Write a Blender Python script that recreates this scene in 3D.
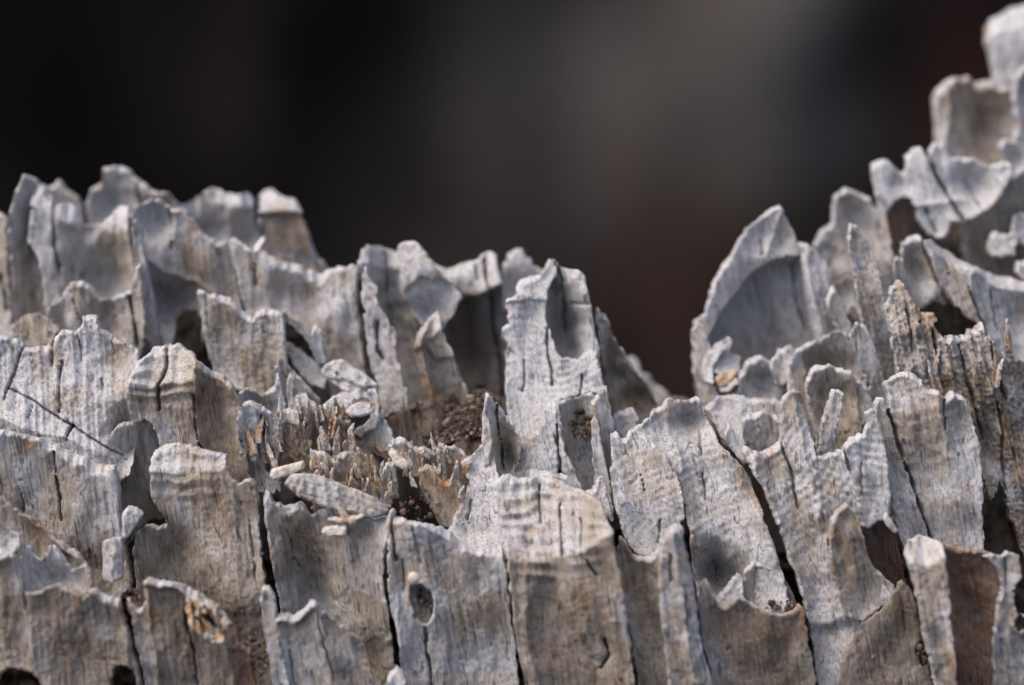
import bpy, math, random
import numpy as np
from mathutils import Vector

# ------------------------------------------------------------------ camera, sky, sun, exposure
scene = bpy.context.scene
for o in list(bpy.data.objects):
    bpy.data.objects.remove(o)
COL = scene.collection
PITCH = math.radians(20.0)          # camera looks down on the broken stump edge
FD = 0.85                           # focus distance, metres
FRAME = 0.200                       # picture width at the focus distance, metres
FWD = np.array([0.0, math.cos(PITCH), -math.sin(PITCH)])
UP = np.array([0.0, math.sin(PITCH), math.cos(PITCH)])
RIGHT = np.array([1.0, 0.0, 0.0])
AIM = np.array([0.0, 0.0, 0.45])    # the stump edge stands about knee high
CAM = AIM - FWD * FD

cd = bpy.data.cameras.new('camera')
cam = bpy.data.objects.new('camera', cd)
COL.objects.link(cam)
cam.location = CAM
cam.rotation_euler = (math.pi / 2 - PITCH, 0, 0)
cd.sensor_width = 36.0
cd.lens = 36.0 * FD / FRAME
cd.clip_start = 0.05
cd.clip_end = 200
cd.dof.use_dof = True
cd.dof.focus_distance = FD
cd.dof.aperture_fstop = 6.0
scene.camera = cam

SUN_EL, SUN_AZ = 60.0, -92.0        # azimuth from +Y (away from camera), negative = left
w = bpy.data.worlds.new('World')
scene.world = w
w.use_nodes = True
nt = w.node_tree
bg = nt.nodes['Background']
sky = nt.nodes.new('ShaderNodeTexSky')
sky.sky_type = 'NISHITA'
sky.sun_disc = False
sky.sun_elevation = math.radians(SUN_EL)
sky.sun_rotation = math.radians(SUN_AZ)
nt.links.new(sky.outputs[0], bg.inputs[0])
bg.inputs[1].default_value = 0.15
sky.air_density = 0.5
sky.dust_density = 5.0
sky.ozone_density = 0.4

sd_ = bpy.data.lights.new('sun', 'SUN')
sun = bpy.data.objects.new('sun', sd_)
COL.objects.link(sun)
sd_.energy = 0.5
sd_.angle = math.radians(95)
sd_.color = (1.0, 0.96, 0.90)
el, az = math.radians(SUN_EL), math.radians(SUN_AZ)
sdir = Vector((math.cos(el) * math.sin(az), math.cos(el) * math.cos(az), math.sin(el)))
sun.rotation_euler = (-sdir).to_track_quat('-Z', 'Y').to_euler()

scene.view_settings.view_transform = 'Standard'
scene.view_settings.look = 'None'
scene.view_settings.gamma = 1.0
scene.view_settings.use_curve_mapping = False
scene.view_settings.exposure = 0.98
scene.render.engine = 'CYCLES'

# ------------------------------------------------------------------ noise
def _hash(ix, iy, seed):
    h = (ix * 374761393 + iy * 668265263 + seed * 2147483647 + 1013904223) & 0xFFFFFFFF
    h = ((h ^ (h >> 13)) * 1274126177) & 0xFFFFFFFF
    h = ((h ^ (h >> 16)) * 2246822519) & 0xFFFFFFFF
    return ((h ^ (h >> 15)) & 0xFFFFFF) / float(0xFFFFFF) * 2 - 1

def vnoise(x, y, seed=0):
    ix = np.floor(x).astype(np.int64); iy = np.floor(y).astype(np.int64)
    fx = x - ix; fy = y - iy
    ux = fx * fx * fx * (fx * (fx * 6 - 15) + 10); uy = fy * fy * fy * (fy * (fy * 6 - 15) + 10)
    a = _hash(ix, iy, seed); b = _hash(ix + 1, iy, seed)
    c = _hash(ix, iy + 1, seed); d = _hash(ix + 1, iy + 1, seed)
    return (a + (b - a) * ux) * (1 - uy) + (c + (d - c) * ux) * uy

def fbm(x, y, seed=0, octv=3):
    s = 0; a = 1.0; t = 0
    for k in range(octv):
        s = s + a * vnoise(x * 2 ** k, y * 2 ** k, seed + 17 * k); t += a; a *= 0.5
    return s / t * 1.5

def sstep(a, b, x):                 # works for a > b too
    t = np.clip((x - a) / (b - a), 0, 1)
    return t * t * (3 - 2 * t)

# ------------------------------------------------------------------ helpers: outlines to solid slabs
def ray(x, y):
    s = FRAME / FD / 1024.0
    x = np.asarray(x, float); y = np.asarray(y, float)
    return FWD + RIGHT * ((x - 512) * s)[..., None] + UP * ((342.5 - y) * s)[..., None]

def poly_sdf(P, poly):
    x, y = P[:, 0], P[:, 1]
    n = len(poly)
    d2 = np.full(len(P), 1e18); inside = np.zeros(len(P), bool)
    for i in range(n):
        ax, ay = poly[i]; bx, by = poly[(i + 1) % n]
        ex, ey = bx - ax, by - ay
        L = ex * ex + ey * ey + 1e-12
        t = np.clip(((x - ax) * ex + (y - ay) * ey) / L, 0, 1)
        d2 = np.minimum(d2, (x - ax - t * ex) ** 2 + (y - ay - t * ey) ** 2)
        if ay != by:
            c = ((ay > y) != (by > y)) & (x < ex * (y - ay) / (by - ay) + ax)
            inside ^= c
    d = np.sqrt(d2)
    return np.where(inside, -d, d)

def line_dist(x, y, pl):
    d2 = np.full(x.shape, 1e18)
    for (ax, ay), (bx, by) in zip(pl[:-1], pl[1:]):
        ex, ey = bx - ax, by - ay
        t = np.clip(((x - ax) * ex + (y - ay) * ey) / (ex * ex + ey * ey + 1e-9), 0, 1)
        d2 = np.minimum(d2, (x - ax - t * ex) ** 2 + (y - ay - t * ey) ** 2)
    return np.sqrt(d2)

def grain_lean(x):                   # sideways drift of the fibres per unit of height
    return 0.06 + 0.20 * np.clip((np.asarray(x, float) - 150) / 750, 0, 1)

def smooth_poly(poly):               # one corner-cutting pass, keeps tips fairly sharp
    out = []
    n = len(poly)
    for i in range(n):
        a = np.array(poly[i], float); b = np.array(poly[(i + 1) % n], float)
        out.append(a * 0.84 + b * 0.16); out.append(a * 0.16 + b * 0.84)
    return out

def base_depth(y):                   # mm behind the focal plane: wall below, slope above
    return -10.0 + max(0.0, 560.0 - y) * 0.145

MATS = {}
SEED = [11]
TRI = [0]

def slab(name, poly, dz=0.0, lean=15, yaw=0, t=7.0, tone=0.35, stain=0.12, anchor=None, z=None,
         bumps=(), cracks=(), ridges=(), facets=(), steps=(), rings=(), stains=(), holes=(),
         lip=(2.4, 0.45), jag=0.95, rough=1.0, fibre=1.0, h=1.3, parent=None, mat='weathered_wood', zfun=None, silver=0.3, crest=(3.6, 0.32), flare=1.2):
    SEED[0] += 7
    sd = SEED[0]
    pa = np.array(poly, float)
    hp = [smooth_poly(q) for q in holes]
    x0, y0 = pa.min(0) - 2 * h; x1, y1 = pa.max(0) + 2 * h
    xs = np.arange(x0, x1 + h, h); ys = np.arange(y0, y1 + h, h)
    X, Y = np.meshgrid(xs, ys)
    def S(x, y):
        P = np.stack([x, y], 1)
        s = poly_sdf(P, poly)
        for q in hp:
            s = np.maximum(s, -poly_sdf(P, q))
        g = grain_lean(x)
        xg = x - y * g
        n = jag * (0.6 * fbm(x / 13, y / 13, sd, 2) + 1.0 * vnoise(xg / 3.4, y / 14.0, sd + 3) + 1.0 * vnoise(xg / 2.1, y / 7, sd + 4))
        n = n + jag * 1.7 * sstep(0.45, 0.85, vnoise(xg / 6.5 + 0.37, y / 8.0, sd + 41))      # chipped bites
        return s + n * np.exp(-np.abs(s) / 8.0)
    s = S(X.ravel(), Y.ravel()).reshape(X.shape)
    ok = s < 0.5 * h
    cell = ok[:-1, :-1] & ok[1:, :-1] & ok[1:, 1:] & ok[:-1, 1:]
    if not cell.any():
        return None
    used = np.zeros(X.shape, bool)
    for di in (0, 1):
        for dj in (0, 1):
            used[di:di + cell.shape[0], dj:dj + cell.shape[1]] |= cell
    full = np.zeros(X.shape, int)
    for di in (0, 1):
        for dj in (0, 1):
            full[di:di + cell.shape[0], dj:dj + cell.shape[1]] += cell
    bnd = used & (full < 4)
    bx, by = X[bnd].copy(), Y[bnd].copy()
    ox, oy = bx.copy(), by.copy()
    for it in range(3):
        e = 0.4
        v = S(bx, by); gx = (S(bx + e, by) - S(bx - e, by)) / (2 * e); gy = (S(bx, by + e) - S(bx, by - e)) / (2 * e)
        g2 = gx * gx + gy * gy + 0.15
        bx -= np.clip(v * gx / g2, -h, h) * 0.9; by -= np.clip(v * gy / g2, -h, h) * 0.9
    mx, my = bx - ox, by - oy
    ml = np.sqrt(mx * mx + my * my) + 1e-9
    k = np.minimum(1, 1.1 * h / ml)
    X = X.copy(); Y = Y.copy()
    X[bnd] = ox + mx * k; Y[bnd] = oy + my * k
    idx = -np.ones(X.shape, int)
    idx[used] = np.arange(used.sum())
    x = X[used]; y = Y[used]
    d = np.maximum(-s[used], 0.0); d[bnd[used]] = 0.0
    dt = np.zeros(X.shape)
    for i in range(1, X.shape[0]):
        sh = grain_lean(xs) * h / h            # walk up along the fibres
        prev = np.interp(xs - sh * h, xs, dt[i - 1])
        dt[i] = np.where(s[i] < 0, prev + h, 0)
    dtop = dt[used]
    # plane of the slab
    cx, cy = anchor if anchor else pa.mean(0)
    zz = (z if z is not None else base_depth(cy) + dz) / 1000.0
    L, W = math.radians(lean), math.radians(yaw)
    n = np.array([math.cos(L) * math.sin(W), -math.cos(L) * math.cos(W), math.sin(L)])
    A = CAM + ray(cx, cy) * (FD + zz)
    r = ray(x, y)
    if zfun is not None:
        lam = FD + zfun(x, y) / 1000.0
    else:
        lam = (n @ (A - CAM)) / (r @ n)
    P0 = CAM + r * lam[:, None]
    # relief in mm, positive towards the viewer
    g = grain_lean(x); xg = x - y * g
    rel = rough * (1.0 * fbm(x / 42, y / 60, sd + 1, 2) + 0.07 * fbm(xg / 7, y / 26, sd + 2, 3))
    ang = fbm(xg / 16, y / 46, sd + 31, 2)
    rel += rough * 0.45 * np.abs(ang)          # flat flutes meeting in faint arrises
    rel += fibre * (0.13 * vnoise(xg / 2.6, y / 38, sd + 5) + 0.10 * vnoise(xg / 4.6, y / 70, sd + 6)
                    + 0.07 * vnoise(x / 2.1, y / 2.6, sd + 7))
    # thin layers flaked off, leaving low ledges
    lq = 2.6 * fbm(xg / 24, y / 52, sd + 35, 3)
    lf = lq - np.floor(lq)
    rel += rough * 0.18 * (np.floor(lq) + sstep(0.86, 1.0, lf))
    # pitting where the fibre has torn
    pit = fbm(xg / 5, y / 14, sd + 8, 2)
    rel -= rough * 0.3 * sstep(0.9, 1.15, pit)
    wx = x + 2.2 * fbm(x / 14, y / 14, sd + 9, 2); wy = y + 2.2 * fbm(x / 14, y / 14, sd + 10, 2)
    for (px, py, rx, ry, mm) in bumps:
        gg = grain_lean(px)
        dx = (wx - px) - (wy - py) * gg
        rel += (1.7 * mm if mm < -1.9 else mm) * np.exp(-((dx / rx) ** 2 + ((wy - py) / ry) ** 2))
    for (pl, wd, mm) in ridges:
        rel += mm * np.exp(-line_dist(wx, wy, pl) / wd)
    fworn = np.zeros(len(x))
    for (pl, slope) in facets:
        q = np.array(pl, float)
        yl = np.interp(x, q[:, 0], q[:, 1]) + 2.5 * fbm(x / 10, y / 30, sd + 12, 2)
        rel -= slope * np.maximum(0, yl - y)
        fworn = np.maximum(fworn, 0.62 * sstep(-1, 3, yl - y))
    for (pl, wd, mm) in steps:
        q = np.array(pl, float)
        yl = np.interp(x, q[:, 0], q[:, 1]) + 2.0 * fbm(x / 9, y / 40, sd + 13, 2)
        rel += mm * sstep(-wd / 2, wd / 2, y - yl)
    rtone = np.zeros(len(x))
    for (ang, wl, mm, bend, px, py, rad) in rings:
        a = math.radians(ang)
        u = (x - px) * math.cos(a) + (y - py) * math.sin(a)
        v = -(x - px) * math.sin(a) + (y - py) * math.cos(a)
        q = (u + bend * v * v / 100.0 + wl * 0.30 * fbm(x / 30, y / 30, sd + 14, 2)) / wl
        fr = q - np.floor(q)
        saw = np.where(fr < 0.45, fr / 0.45, (1 - fr) / 0.55)
        am = 0.55 + 0.45 * vnoise(x / 17, y / 17, sd + 15)
        env = np.exp(-((u / rad) ** 2 + (v / rad) ** 2) ** 2)
        rel += mm * am * (saw - 0.5) * env
        rtone += (0.09 + 0.09 * min(1.0, mm)) * am * (0.4 - saw) * env      # early and late wood
    for (pl, wd, mm) in cracks:
        cxw = x + 0.9 * vnoise(x / 5, y / 7, sd + 16) + 1.6 * vnoise(x / 25, y / 25, sd + 17)
        dd = line_dist(cxw, y, pl)
        ln = wd * np.clip(0.75 + 0.6 * vnoise(y / 11, x / 11, sd + 18), 0.2, 2)
        rel -= mm * np.exp(-(dd / ln) ** 4) + 0.25 * np.exp(-dd / 4.0)
    lw, lr = lip[0] * 0.4, lip[1] * 0.3
    lwv = lw * (1.0 + 0.45 * vnoise(x / 8, y / 8, sd + 19))
    # bevelled crest: worn slope from the wall back to the top edge, its lower border ragged along the fibres
    cwid, cslope = crest
    cw = cwid * np.clip(1.0 + 0.9 * fbm(xg / 22, y / 300, sd + 32, 2) + 0.4 * vnoise(xg / 4.5, y / 60, sd + 33), 0.25, 2.8)
    rel += flare * np.exp(-d / 11.0)           # dished faces run out into thin raised edges
    rel -= cslope * np.maximum(0, cw - dtop)
    q = 1 - np.clip(d / lwv, 0, 1)
    rel -= lr * (1 - np.sqrt(np.maximum(0, 1 - q * q)))
    P = P0 - FWD * (rel / 1000.0)[:, None]
    # colour data: tone (silver to brown), stain (orange) in its own shapes; pale rims mix weathering and painted top light
    rimw = np.exp(-d / (9.0 + 5 * vnoise(x / 20, y / 20, sd + 20)))
    tn = tone + 0.30 * fbm(xg / 34, y / 44, sd + 21, 3) + 0.10 * fbm(xg / 6, y / 14, sd + 22, 2) - 0.5 * silver * rimw - 0.9 * silver * sstep(1.25, 0.7, dtop / cw)
    tn = tn - fworn * (tone - 0.02) + rtone
    st = stain * sstep(0.15, 0.9, fbm(xg / 14, y / 24, sd + 23, 3)) * 1.4
    st += 1.2 * np.exp(-d / 3.5) * sstep(0.35, 0.75, fbm(x / 15, y / 15, sd + 34, 2)) * (0.4 + stain * 3)
    for (px, py, rx, ry, a) in stains:
        dx = (wx - px) - (wy - py) * grain_lean(px)
        m = np.exp(-((dx / rx) ** 2 + ((wy - py) / ry) ** 2))
        st += a * sstep(0.25, 0.75, m + 0.35 * fbm(xg / 5, y / 12, sd + 24, 2))
    tn += 0.10 * (_hash(np.array([sd]), np.array([7]), 3)[0])
    tn = np.clip(tn, 0, 1); st = np.clip(0.7 * st, 0, 1)
    # solid: back skin pushed into the wood, side skin between
    tb = t * (0.55 + 0.45 * sstep(0, 22, d))
    Pb = P0 - FWD * (np.minimum(rel, 0.5) / 1000.0)[:, None] + FWD * (tb / 1000.0)[:, None]
    ii, jj = np.nonzero(cell)
    va, vb, vc, vd = idx[ii, jj], idx[ii + 1, jj], idx[ii + 1, jj + 1], idx[ii, jj + 1]
    N = len(x)
    front = np.stack([va, vb, vc, vd], 1)
    back = np.stack([vd, vc, vb, va], 1) + N
    cp = np.pad(cell, 1)
    e = []
    m = ~cp[1:-1, :-2][ii, jj]; e.append(np.stack([va[m], vb[m]], 1))       # left
    m = ~cp[2:, 1:-1][ii, jj]; e.append(np.stack([vb[m], vc[m]], 1))        # bottom
    m = ~cp[1:-1, 2:][ii, jj]; e.append(np.stack([vc[m], vd[m]], 1))        # right
    m = ~cp[:-2, 1:-1][ii, jj]; e.append(np.stack([vd[m], va[m]], 1))       # top
    e = np.concatenate(e)
    side = np.stack([e[:, 1] + 3 * N, e[:, 0] + 3 * N, e[:, 0] + 2 * N, e[:, 1] + 2 * N], 1)
    # side skin has its own rear ring so that the back can stay separate
    verts = np.concatenate([P, Pb, Pb, P])
    faces = np.concatenate([front, back, side])
    usedv = np.zeros(4 * N, bool); usedv[faces.ravel()] = True
    remap = np.cumsum(usedv) - 1
    verts = verts[usedv]; faces = remap[faces]
    org = P.mean(0)
    me = bpy.data.meshes.new(name)
    me.vertices.add(len(verts)); me.vertices.foreach_set('co', (verts - org).astype(np.float32).ravel())
    nf = len(faces)
    me.loops.add(nf * 4); me.polygons.add(nf)
    me.loops.foreach_set('vertex_index', faces.astype(np.int32).ravel())
    me.polygons.foreach_set('loop_start', np.arange(0, nf * 4, 4, dtype=np.int32))
    me.polygons.foreach_set('use_smooth', np.ones(nf, bool))
    me.update(calc_edges=True)
    for nm, val in (('tone', tn), ('stain', st)):
        at = me.attributes.new(nm, 'FLOAT', 'POINT')
        at.data.foreach_set('value', np.concatenate([val, val, val, val])[usedv].astype(np.float32))
    me.materials.append(MATS[mat])
    ob = bpy.data.objects.new(name, me)
    COL.objects.link(ob)
    ob.location = org
    if parent is not None:
        ob.parent = parent
        ob.location = Vector(org) - parent.location
    TRI[0] += nf * 2
    return ob

def tag(o, label, cat, group=None, kind=None):
    if label: o['label'] = label
    if cat: o['category'] = cat
    if group: o['group'] = group
    if kind: o['kind'] = kind
    return o

# ------------------------------------------------------------------ materials
class G:
    def __init__(s, m):
        m.use_nodes = True
        s.t = m.node_tree
        s.b = s.t.nodes['Principled BSDF']
        s.mat = m
    def n(s, ty, **k):
        o = s.t.nodes.new(ty)
        for a, v in k.items(): setattr(o, a, v)
        return o
    def l(s, a, b): s.t.links.new(a, b)
    def val(s, sock, v):
        if hasattr(v, 'is_linked') or hasattr(v, 'links'): s.l(v, sock)
        else: sock.default_value = v
    def math(s, op, a, b=0.0, clamp=False):
        o = s.n('ShaderNodeMath', operation=op, use_clamp=clamp)
        s.val(o.inputs[0], a); s.val(o.inputs[1], b)
        return o.outputs[0]
    def mix(s, f, a, b, mode='MIX'):
        o = s.n('ShaderNodeMix', data_type='RGBA', blend_type=mode)
        s.val(o.inputs[0], f); s.val(o.inputs[6], a); s.val(o.inputs[7], b)
        return o.outputs[2]
    def noise(s, vec, scale, detail=4, rough=0.6, dist=0.0):
        o = s.n('ShaderNodeTexNoise')
        s.l(vec, o.inputs['Vector'])
        o.inputs['Scale'].default_value = scale; o.inputs['Detail'].default_value = detail
        o.inputs['Roughness'].default_value = rough; o.inputs['Distortion'].default_value = dist
        return o.outputs['Fac']
    def ramp(s, f, p0, p1, c0=(0, 0, 0, 1), c1=(1, 1, 1, 1)):
        o = s.n('ShaderNodeValToRGB')
        e = o.color_ramp.elements
        e[0].position = p0; e[1].position = p1; e[0].color = c0; e[1].color = c1
        s.l(f, o.inputs[0])
        return o.outputs[0]
    def mapping(s, vec, scale=(1, 1, 1), rot=(0, 0, 0)):
        o = s.n('ShaderNodeMapping')
        s.l(vec, o.inputs['Vector'])
        o.inputs['Scale'].default_value = scale; o.inputs['Rotation'].default_value = rot
        return o.outputs[0]

def c4(r, g, b): return (r, g, b, 1.0)

def wood(name, silver, tan, brown, orange, fib=1.0, lean=9.0):
    m = bpy.data.materials.new(name); g = G(m); MATS[name] = m
    geo = g.n('ShaderNodeNewGeometry').outputs['Position']
    rot = g.mapping(geo, (1, 1, 1), (0, math.radians(lean), 0))     # fibres lean a little to the left
    fibv = g.mapping(rot, (1, 1, 0.07))
    fine = g.mapping(rot, (1, 1, 0.05))
    tone = g.n('ShaderNodeAttribute', attribute_name='tone').outputs['Fac']
    stain = g.n('ShaderNodeAttribute', attribute_name='stain').outputs['Fac']
    n1 = g.noise(fibv, 900, 4, 0.65)
    n2 = g.noise(fine, 2300, 4, 0.65)
    n3 = g.noise(geo, 260, 5, 0.65, 0.4)
    n4 = g.noise(geo, 3600, 2, 0.5)
    t2 = g.math('ADD', tone, g.math('MULTIPLY', g.math('SUBTRACT', n3, 0.5), 0.38))
    t2 = g.math('ADD', t2, g.math('MULTIPLY', g.math('SUBTRACT', n1, 0.5), 0.30), True)
    cr = g.n('ShaderNodeValToRGB')
    e = cr.color_ramp.elements
    e[0].position = 0.06; e[0].color = c4(*silver); e[1].position = 0.95; e[1].color = c4(*brown)
    k = e.new(0.48); k.color = c4(*tan)
    g.l(t2, cr.inputs[0])
    col = cr.outputs[0]
    sf = g.math('MULTIPLY', stain, g.ramp(n3, 0.32, 0.62), True)
    col = g.mix(sf, col, c4(*orange))
    # dark thin fibre lines and pale scuffed fibres
    dk = g.ramp(n2, 0.33, 0.52, c4(0.34, 0.31, 0.28), c4(1, 1, 1))
    col = g.mix(0.8 * fib, col, dk, 'MULTIPLY')
    pk = g.ramp(n4, 0.30, 0.46, c4(0.55, 0.52, 0.50), c4(1, 1, 1))
    col = g.mix(0.28, col, pk, 'MULTIPLY')
    hv = g.mapping(rot, (1, 0.4, 0.022))
    hn = g.noise(hv, 520, 1, 0.5, 0.0)
    hl = g.math('ABSOLUTE', g.math('SUBTRACT', hn, 0.5))
    hl = g.ramp(hl, 0.004, 0.016)
    hm = g.ramp(g.noise(geo, 230, 2), 0.51, 0.60)
    hair = g.math('SUBTRACT', 1.0, g.math('MULTIPLY', g.math('SUBTRACT', 1.0, hl), hm))
    col = g.mix(0.75, col, g.mix(hair, c4(0.16, 0.13, 0.11), c4(1, 1, 1)), 'MULTIPLY')
    lt = g.ramp(n1, 0.54, 0.72)
    lt = g.math('MULTIPLY', lt, 0.22)
    col = g.mix(lt, col, c4(silver[0] * 1.2, silver[1] * 1.2, silver[2] * 1.2))
    g.l(col, g.b.inputs['Base Color'])
    g.b.inputs['Roughness'].default_value = 0.62
    g.b.inputs['Specular IOR Level'].default_value = 0.32
    hgt = g.math('ADD', g.math('MULTIPLY', n1, 0.5), g.math('MULTIPLY', n2, 0.9))
    hgt = g.math('ADD', hgt, g.math('MULTIPLY', n4, 0.15))
    hgt = g.math('ADD', hgt, g.math('MULTIPLY', hair, 0.8))
    bp = g.n('ShaderNodeBump')
    bp.inputs['Strength'].default_value = 0.62
    bp.inputs['Distance'].default_value = 0.00045
    g.l(hgt, bp.inputs['Height'])
    g.l(bp.outputs[0], g.b.inputs['Normal'])
    return m

wood('weathered_wood', (0.47, 0.47, 0.475), (0.325, 0.284, 0.234), (0.20, 0.15, 0.105), (0.37, 0.20, 0.085))
wood('inner_wood', (0.10, 0.08, 0.06), (0.055, 0.04, 0.028), (0.025, 0.017, 0.012), (0.14, 0.07, 0.03))  # inner wood with the shade of the gaps put into its colour
wood('pale_wood', (0.52, 0.48, 0.42), (0.43, 0.35, 0.26), (0.32, 0.21, 0.12), (0.45, 0.24, 0.09), 0.8, 100.0)
wood('chip_wood', (0.46, 0.46, 0.465), (0.30, 0.275, 0.245), (0.15, 0.125, 0.105), (0.35, 0.19, 0.08), 1.0, 74.0)
wood('red_wood', (0.30, 0.24, 0.19), (0.22, 0.14, 0.10), (0.13, 0.075, 0.052), (0.30, 0.13, 0.055))

def crumb_mat():
    m = bpy.data.materials.new('wood_crumbs'); g = G(m); MATS['wood_crumbs'] = m
    geo = g.n('ShaderNodeNewGeometry')
    r = geo.outputs['Random Per Island']
    cr = g.n('ShaderNodeValToRGB'); e = cr.color_ramp.elements
    e[0].position = 0.0; e[0].color = c4(0.025, 0.018, 0.014); e[1].position = 1.0; e[1].color = c4(0.26, 0.24, 0.22)
    k = e.new(0.6); k.color = c4(0.08, 0.055, 0.04)
    k = e.new(0.86); k.color = c4(0.17, 0.11, 0.07)
    g.l(r, cr.inputs[0])
    g.l(cr.outputs[0], g.b.inputs['Base Color'])
    g.b.inputs['Roughness'].default_value = 0.9
crumb_mat()

# ------------------------------------------------------------------ the stump
stump = bpy.data.objects.new('weathered_stump', None)
COL.objects.link(stump)
stump.location = (0, 0.0, 0.30)
tag(stump, 'broken silver-grey weathered tree stump with jagged fluted edge', 'stump')

def sp(name, poly, **k):
    return slab(name, poly, parent=stump, **k)

# solid heart of the stump, seen only at the bottom of gaps and pockets
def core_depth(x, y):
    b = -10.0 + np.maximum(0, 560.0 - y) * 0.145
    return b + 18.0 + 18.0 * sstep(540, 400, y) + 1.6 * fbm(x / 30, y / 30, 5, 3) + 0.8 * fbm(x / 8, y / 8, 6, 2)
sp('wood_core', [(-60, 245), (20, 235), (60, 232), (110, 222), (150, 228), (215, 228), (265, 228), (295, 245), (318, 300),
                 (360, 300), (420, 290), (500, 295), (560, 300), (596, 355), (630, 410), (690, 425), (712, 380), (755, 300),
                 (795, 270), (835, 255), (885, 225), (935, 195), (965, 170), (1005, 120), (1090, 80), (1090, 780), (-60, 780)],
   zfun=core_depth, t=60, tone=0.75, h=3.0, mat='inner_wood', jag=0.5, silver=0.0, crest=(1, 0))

# ---- left: rear rim
sp('rear_fin', [(48, 190), (52, 184), (58, 180), (66, 188), (76, 196), (83, 207), (82, 240), (50, 245)], z=52, lean=15, tone=0.3)
sp('rear_lobe', [(86, 225), (86, 202), (92, 187), (103, 178), (105, 168), (114, 165), (129, 168), (136, 178), (150, 188), (160, 193),
                 (166, 190), (176, 202), (180, 220), (175, 250), (90, 255)], z=47, lean=22, yaw=-5, tone=0.25,
   bumps=[(108, 205, 18, 25, -2.5), (115, 172, 14, 6, 1.5)], cracks=[([(136, 185), (140, 200), (144, 212)], 1.6, 3)],
   steps=[([(86, 200), (105, 188), (130, 190), (150, 200)], 10, -1.2)])
sp('rear_lobe', [(166, 216), (176, 206), (186, 202), (196, 196), (206, 189), (213, 186), (222, 191), (235, 194), (247, 192), (252, 197),
                 (255, 215), (260, 235), (262, 270), (225, 270), (195, 258), (180, 235)], z=45, lean=26, yaw=8, tone=0.18, crest=(16, 0.18),
   bumps=[(206, 228, 24, 26, -5), (240, 205, 14, 10, 1.5), (243, 240, 16, 18, -3.5)], ridges=[([(222, 192), (228, 230)], 4, 1.4)],
   steps=[([(223, 222), (238, 215), (254, 208)], 8, -1.6)])
sp('rear_lobe', [(256, 196), (262, 188), (268, 186), (276, 192), (286, 196), (294, 198), (301, 210), (306, 228), (311, 244), (316, 256),
                 (323, 261), (329, 272), (330, 300), (262, 300), (262, 240), (258, 215)], z=43, lean=14, yaw=6, tone=0.42,
   facets=[([(256, 211), (292, 212), (300, 214), (330, 214)], 0.42)], steps=[([(256, 214), (294, 214), (330, 216)], 5, -2.2)],
   ridges=[([(296, 205), (308, 245), (318, 262)], 5, 1.6)], cracks=[([(258, 199), (263, 235)], 1.4, 2)], stains=[(285, 232, 14, 20, 0.35)])

# ---- left: fluted wall
sp('wall_flute', [(-60, 218), (0, 213), (8, 217), (7, 240), (12, 335), (0, 352), (-60, 352)], z=40, lean=22, yaw=10, tone=0.35,
   bumps=[(-20, 280, 20, 50, -4)], cracks=[([(0, 275), (6, 310)], 2, 4)])
sp('wall_fin', [(9, 240), (9, 214), (16, 188), (24, 173), (31, 175), (40, 183), (49, 189), (52, 205), (50, 300), (46, 330), (16, 335), (11, 275)],
   z=35, lean=10, yaw=32, t=6, tone=0.35, ridges=[([(9, 225), (16, 190), (25, 174)], 4, 1.0)], bumps=[(32, 240, 12, 50, -3)])
sp('wall_flute', [(27, 240), (31, 212), (33, 191), (39, 186), (46, 191), (52, 200), (56, 204), (66, 201), (73, 208), (80, 220), (88, 224),
                  (100, 223), (110, 214), (118, 205), (126, 206), (130, 222), (136, 250), (136, 275), (135, 310), (110, 325), (48, 325), (44, 292), (38, 258)],
   z=32, lean=20, yaw=-4, t=7, tone=0.16, crest=(14, 0.16), lip=(6, 1.6),
   bumps=[(96, 278, 30, 34, -8), (62, 220, 9, 20, 1.5), (85, 232, 20, 8, -1.5)], ridges=[([(53, 205), (60, 300)], 6, 1.6), ([(128, 212), (136, 285)], 6, 2.2)],
   cracks=[([(53, 203), (53, 238), (58, 276)], 1.6, 4), ([(69, 268), (70, 285)], 1.1, 2)],
   facets=[([(30, 205), (66, 222), (90, 238), (130, 216)], 0.10)])
sp('wall_flute', [(131, 216), (135, 206), (143, 203), (151, 198), (162, 201), (171, 207), (177, 209), (184, 208), (190, 216), (197, 226), (205, 235),
                  (216, 243), (226, 240), (232, 262), (239, 285), (242, 306), (238, 345), (204, 345), (202, 318), (196, 312), (184, 310), (176, 316),
                  (174, 335), (170, 352), (150, 352), (142, 310), (137, 250)],
   z=33, lean=16, yaw=6, tone=0.30, lip=(5, 1.2),
   bumps=[(157, 222, 16, 16, -2.6), (165, 305, 30, 22, -5), (205, 260, 18, 24, 1.6)],
   ridges=[([(140, 255), (165, 270), (198, 284), (215, 292)], 5, 1.5), ([(176, 210), (172, 240)], 5, 1.5)],
   cracks=[([(170, 208), (172, 250)], 1.2, 2.5)], stains=[(197, 226, 8, 10, 0.6), (200, 262, 20, 22, 0.22)])
sp('wall_ridge', [(132, 222), (136, 218), (141, 226), (143, 240), (146, 262), (150, 280), (156, 310), (160, 345), (140, 352), (136, 300), (134, 262)],
   z=26, lean=14, yaw=35, tone=0.3, t=8, stains=[(139, 262, 6, 12, 0.8)], lip=(3.5, 1.0))
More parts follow.
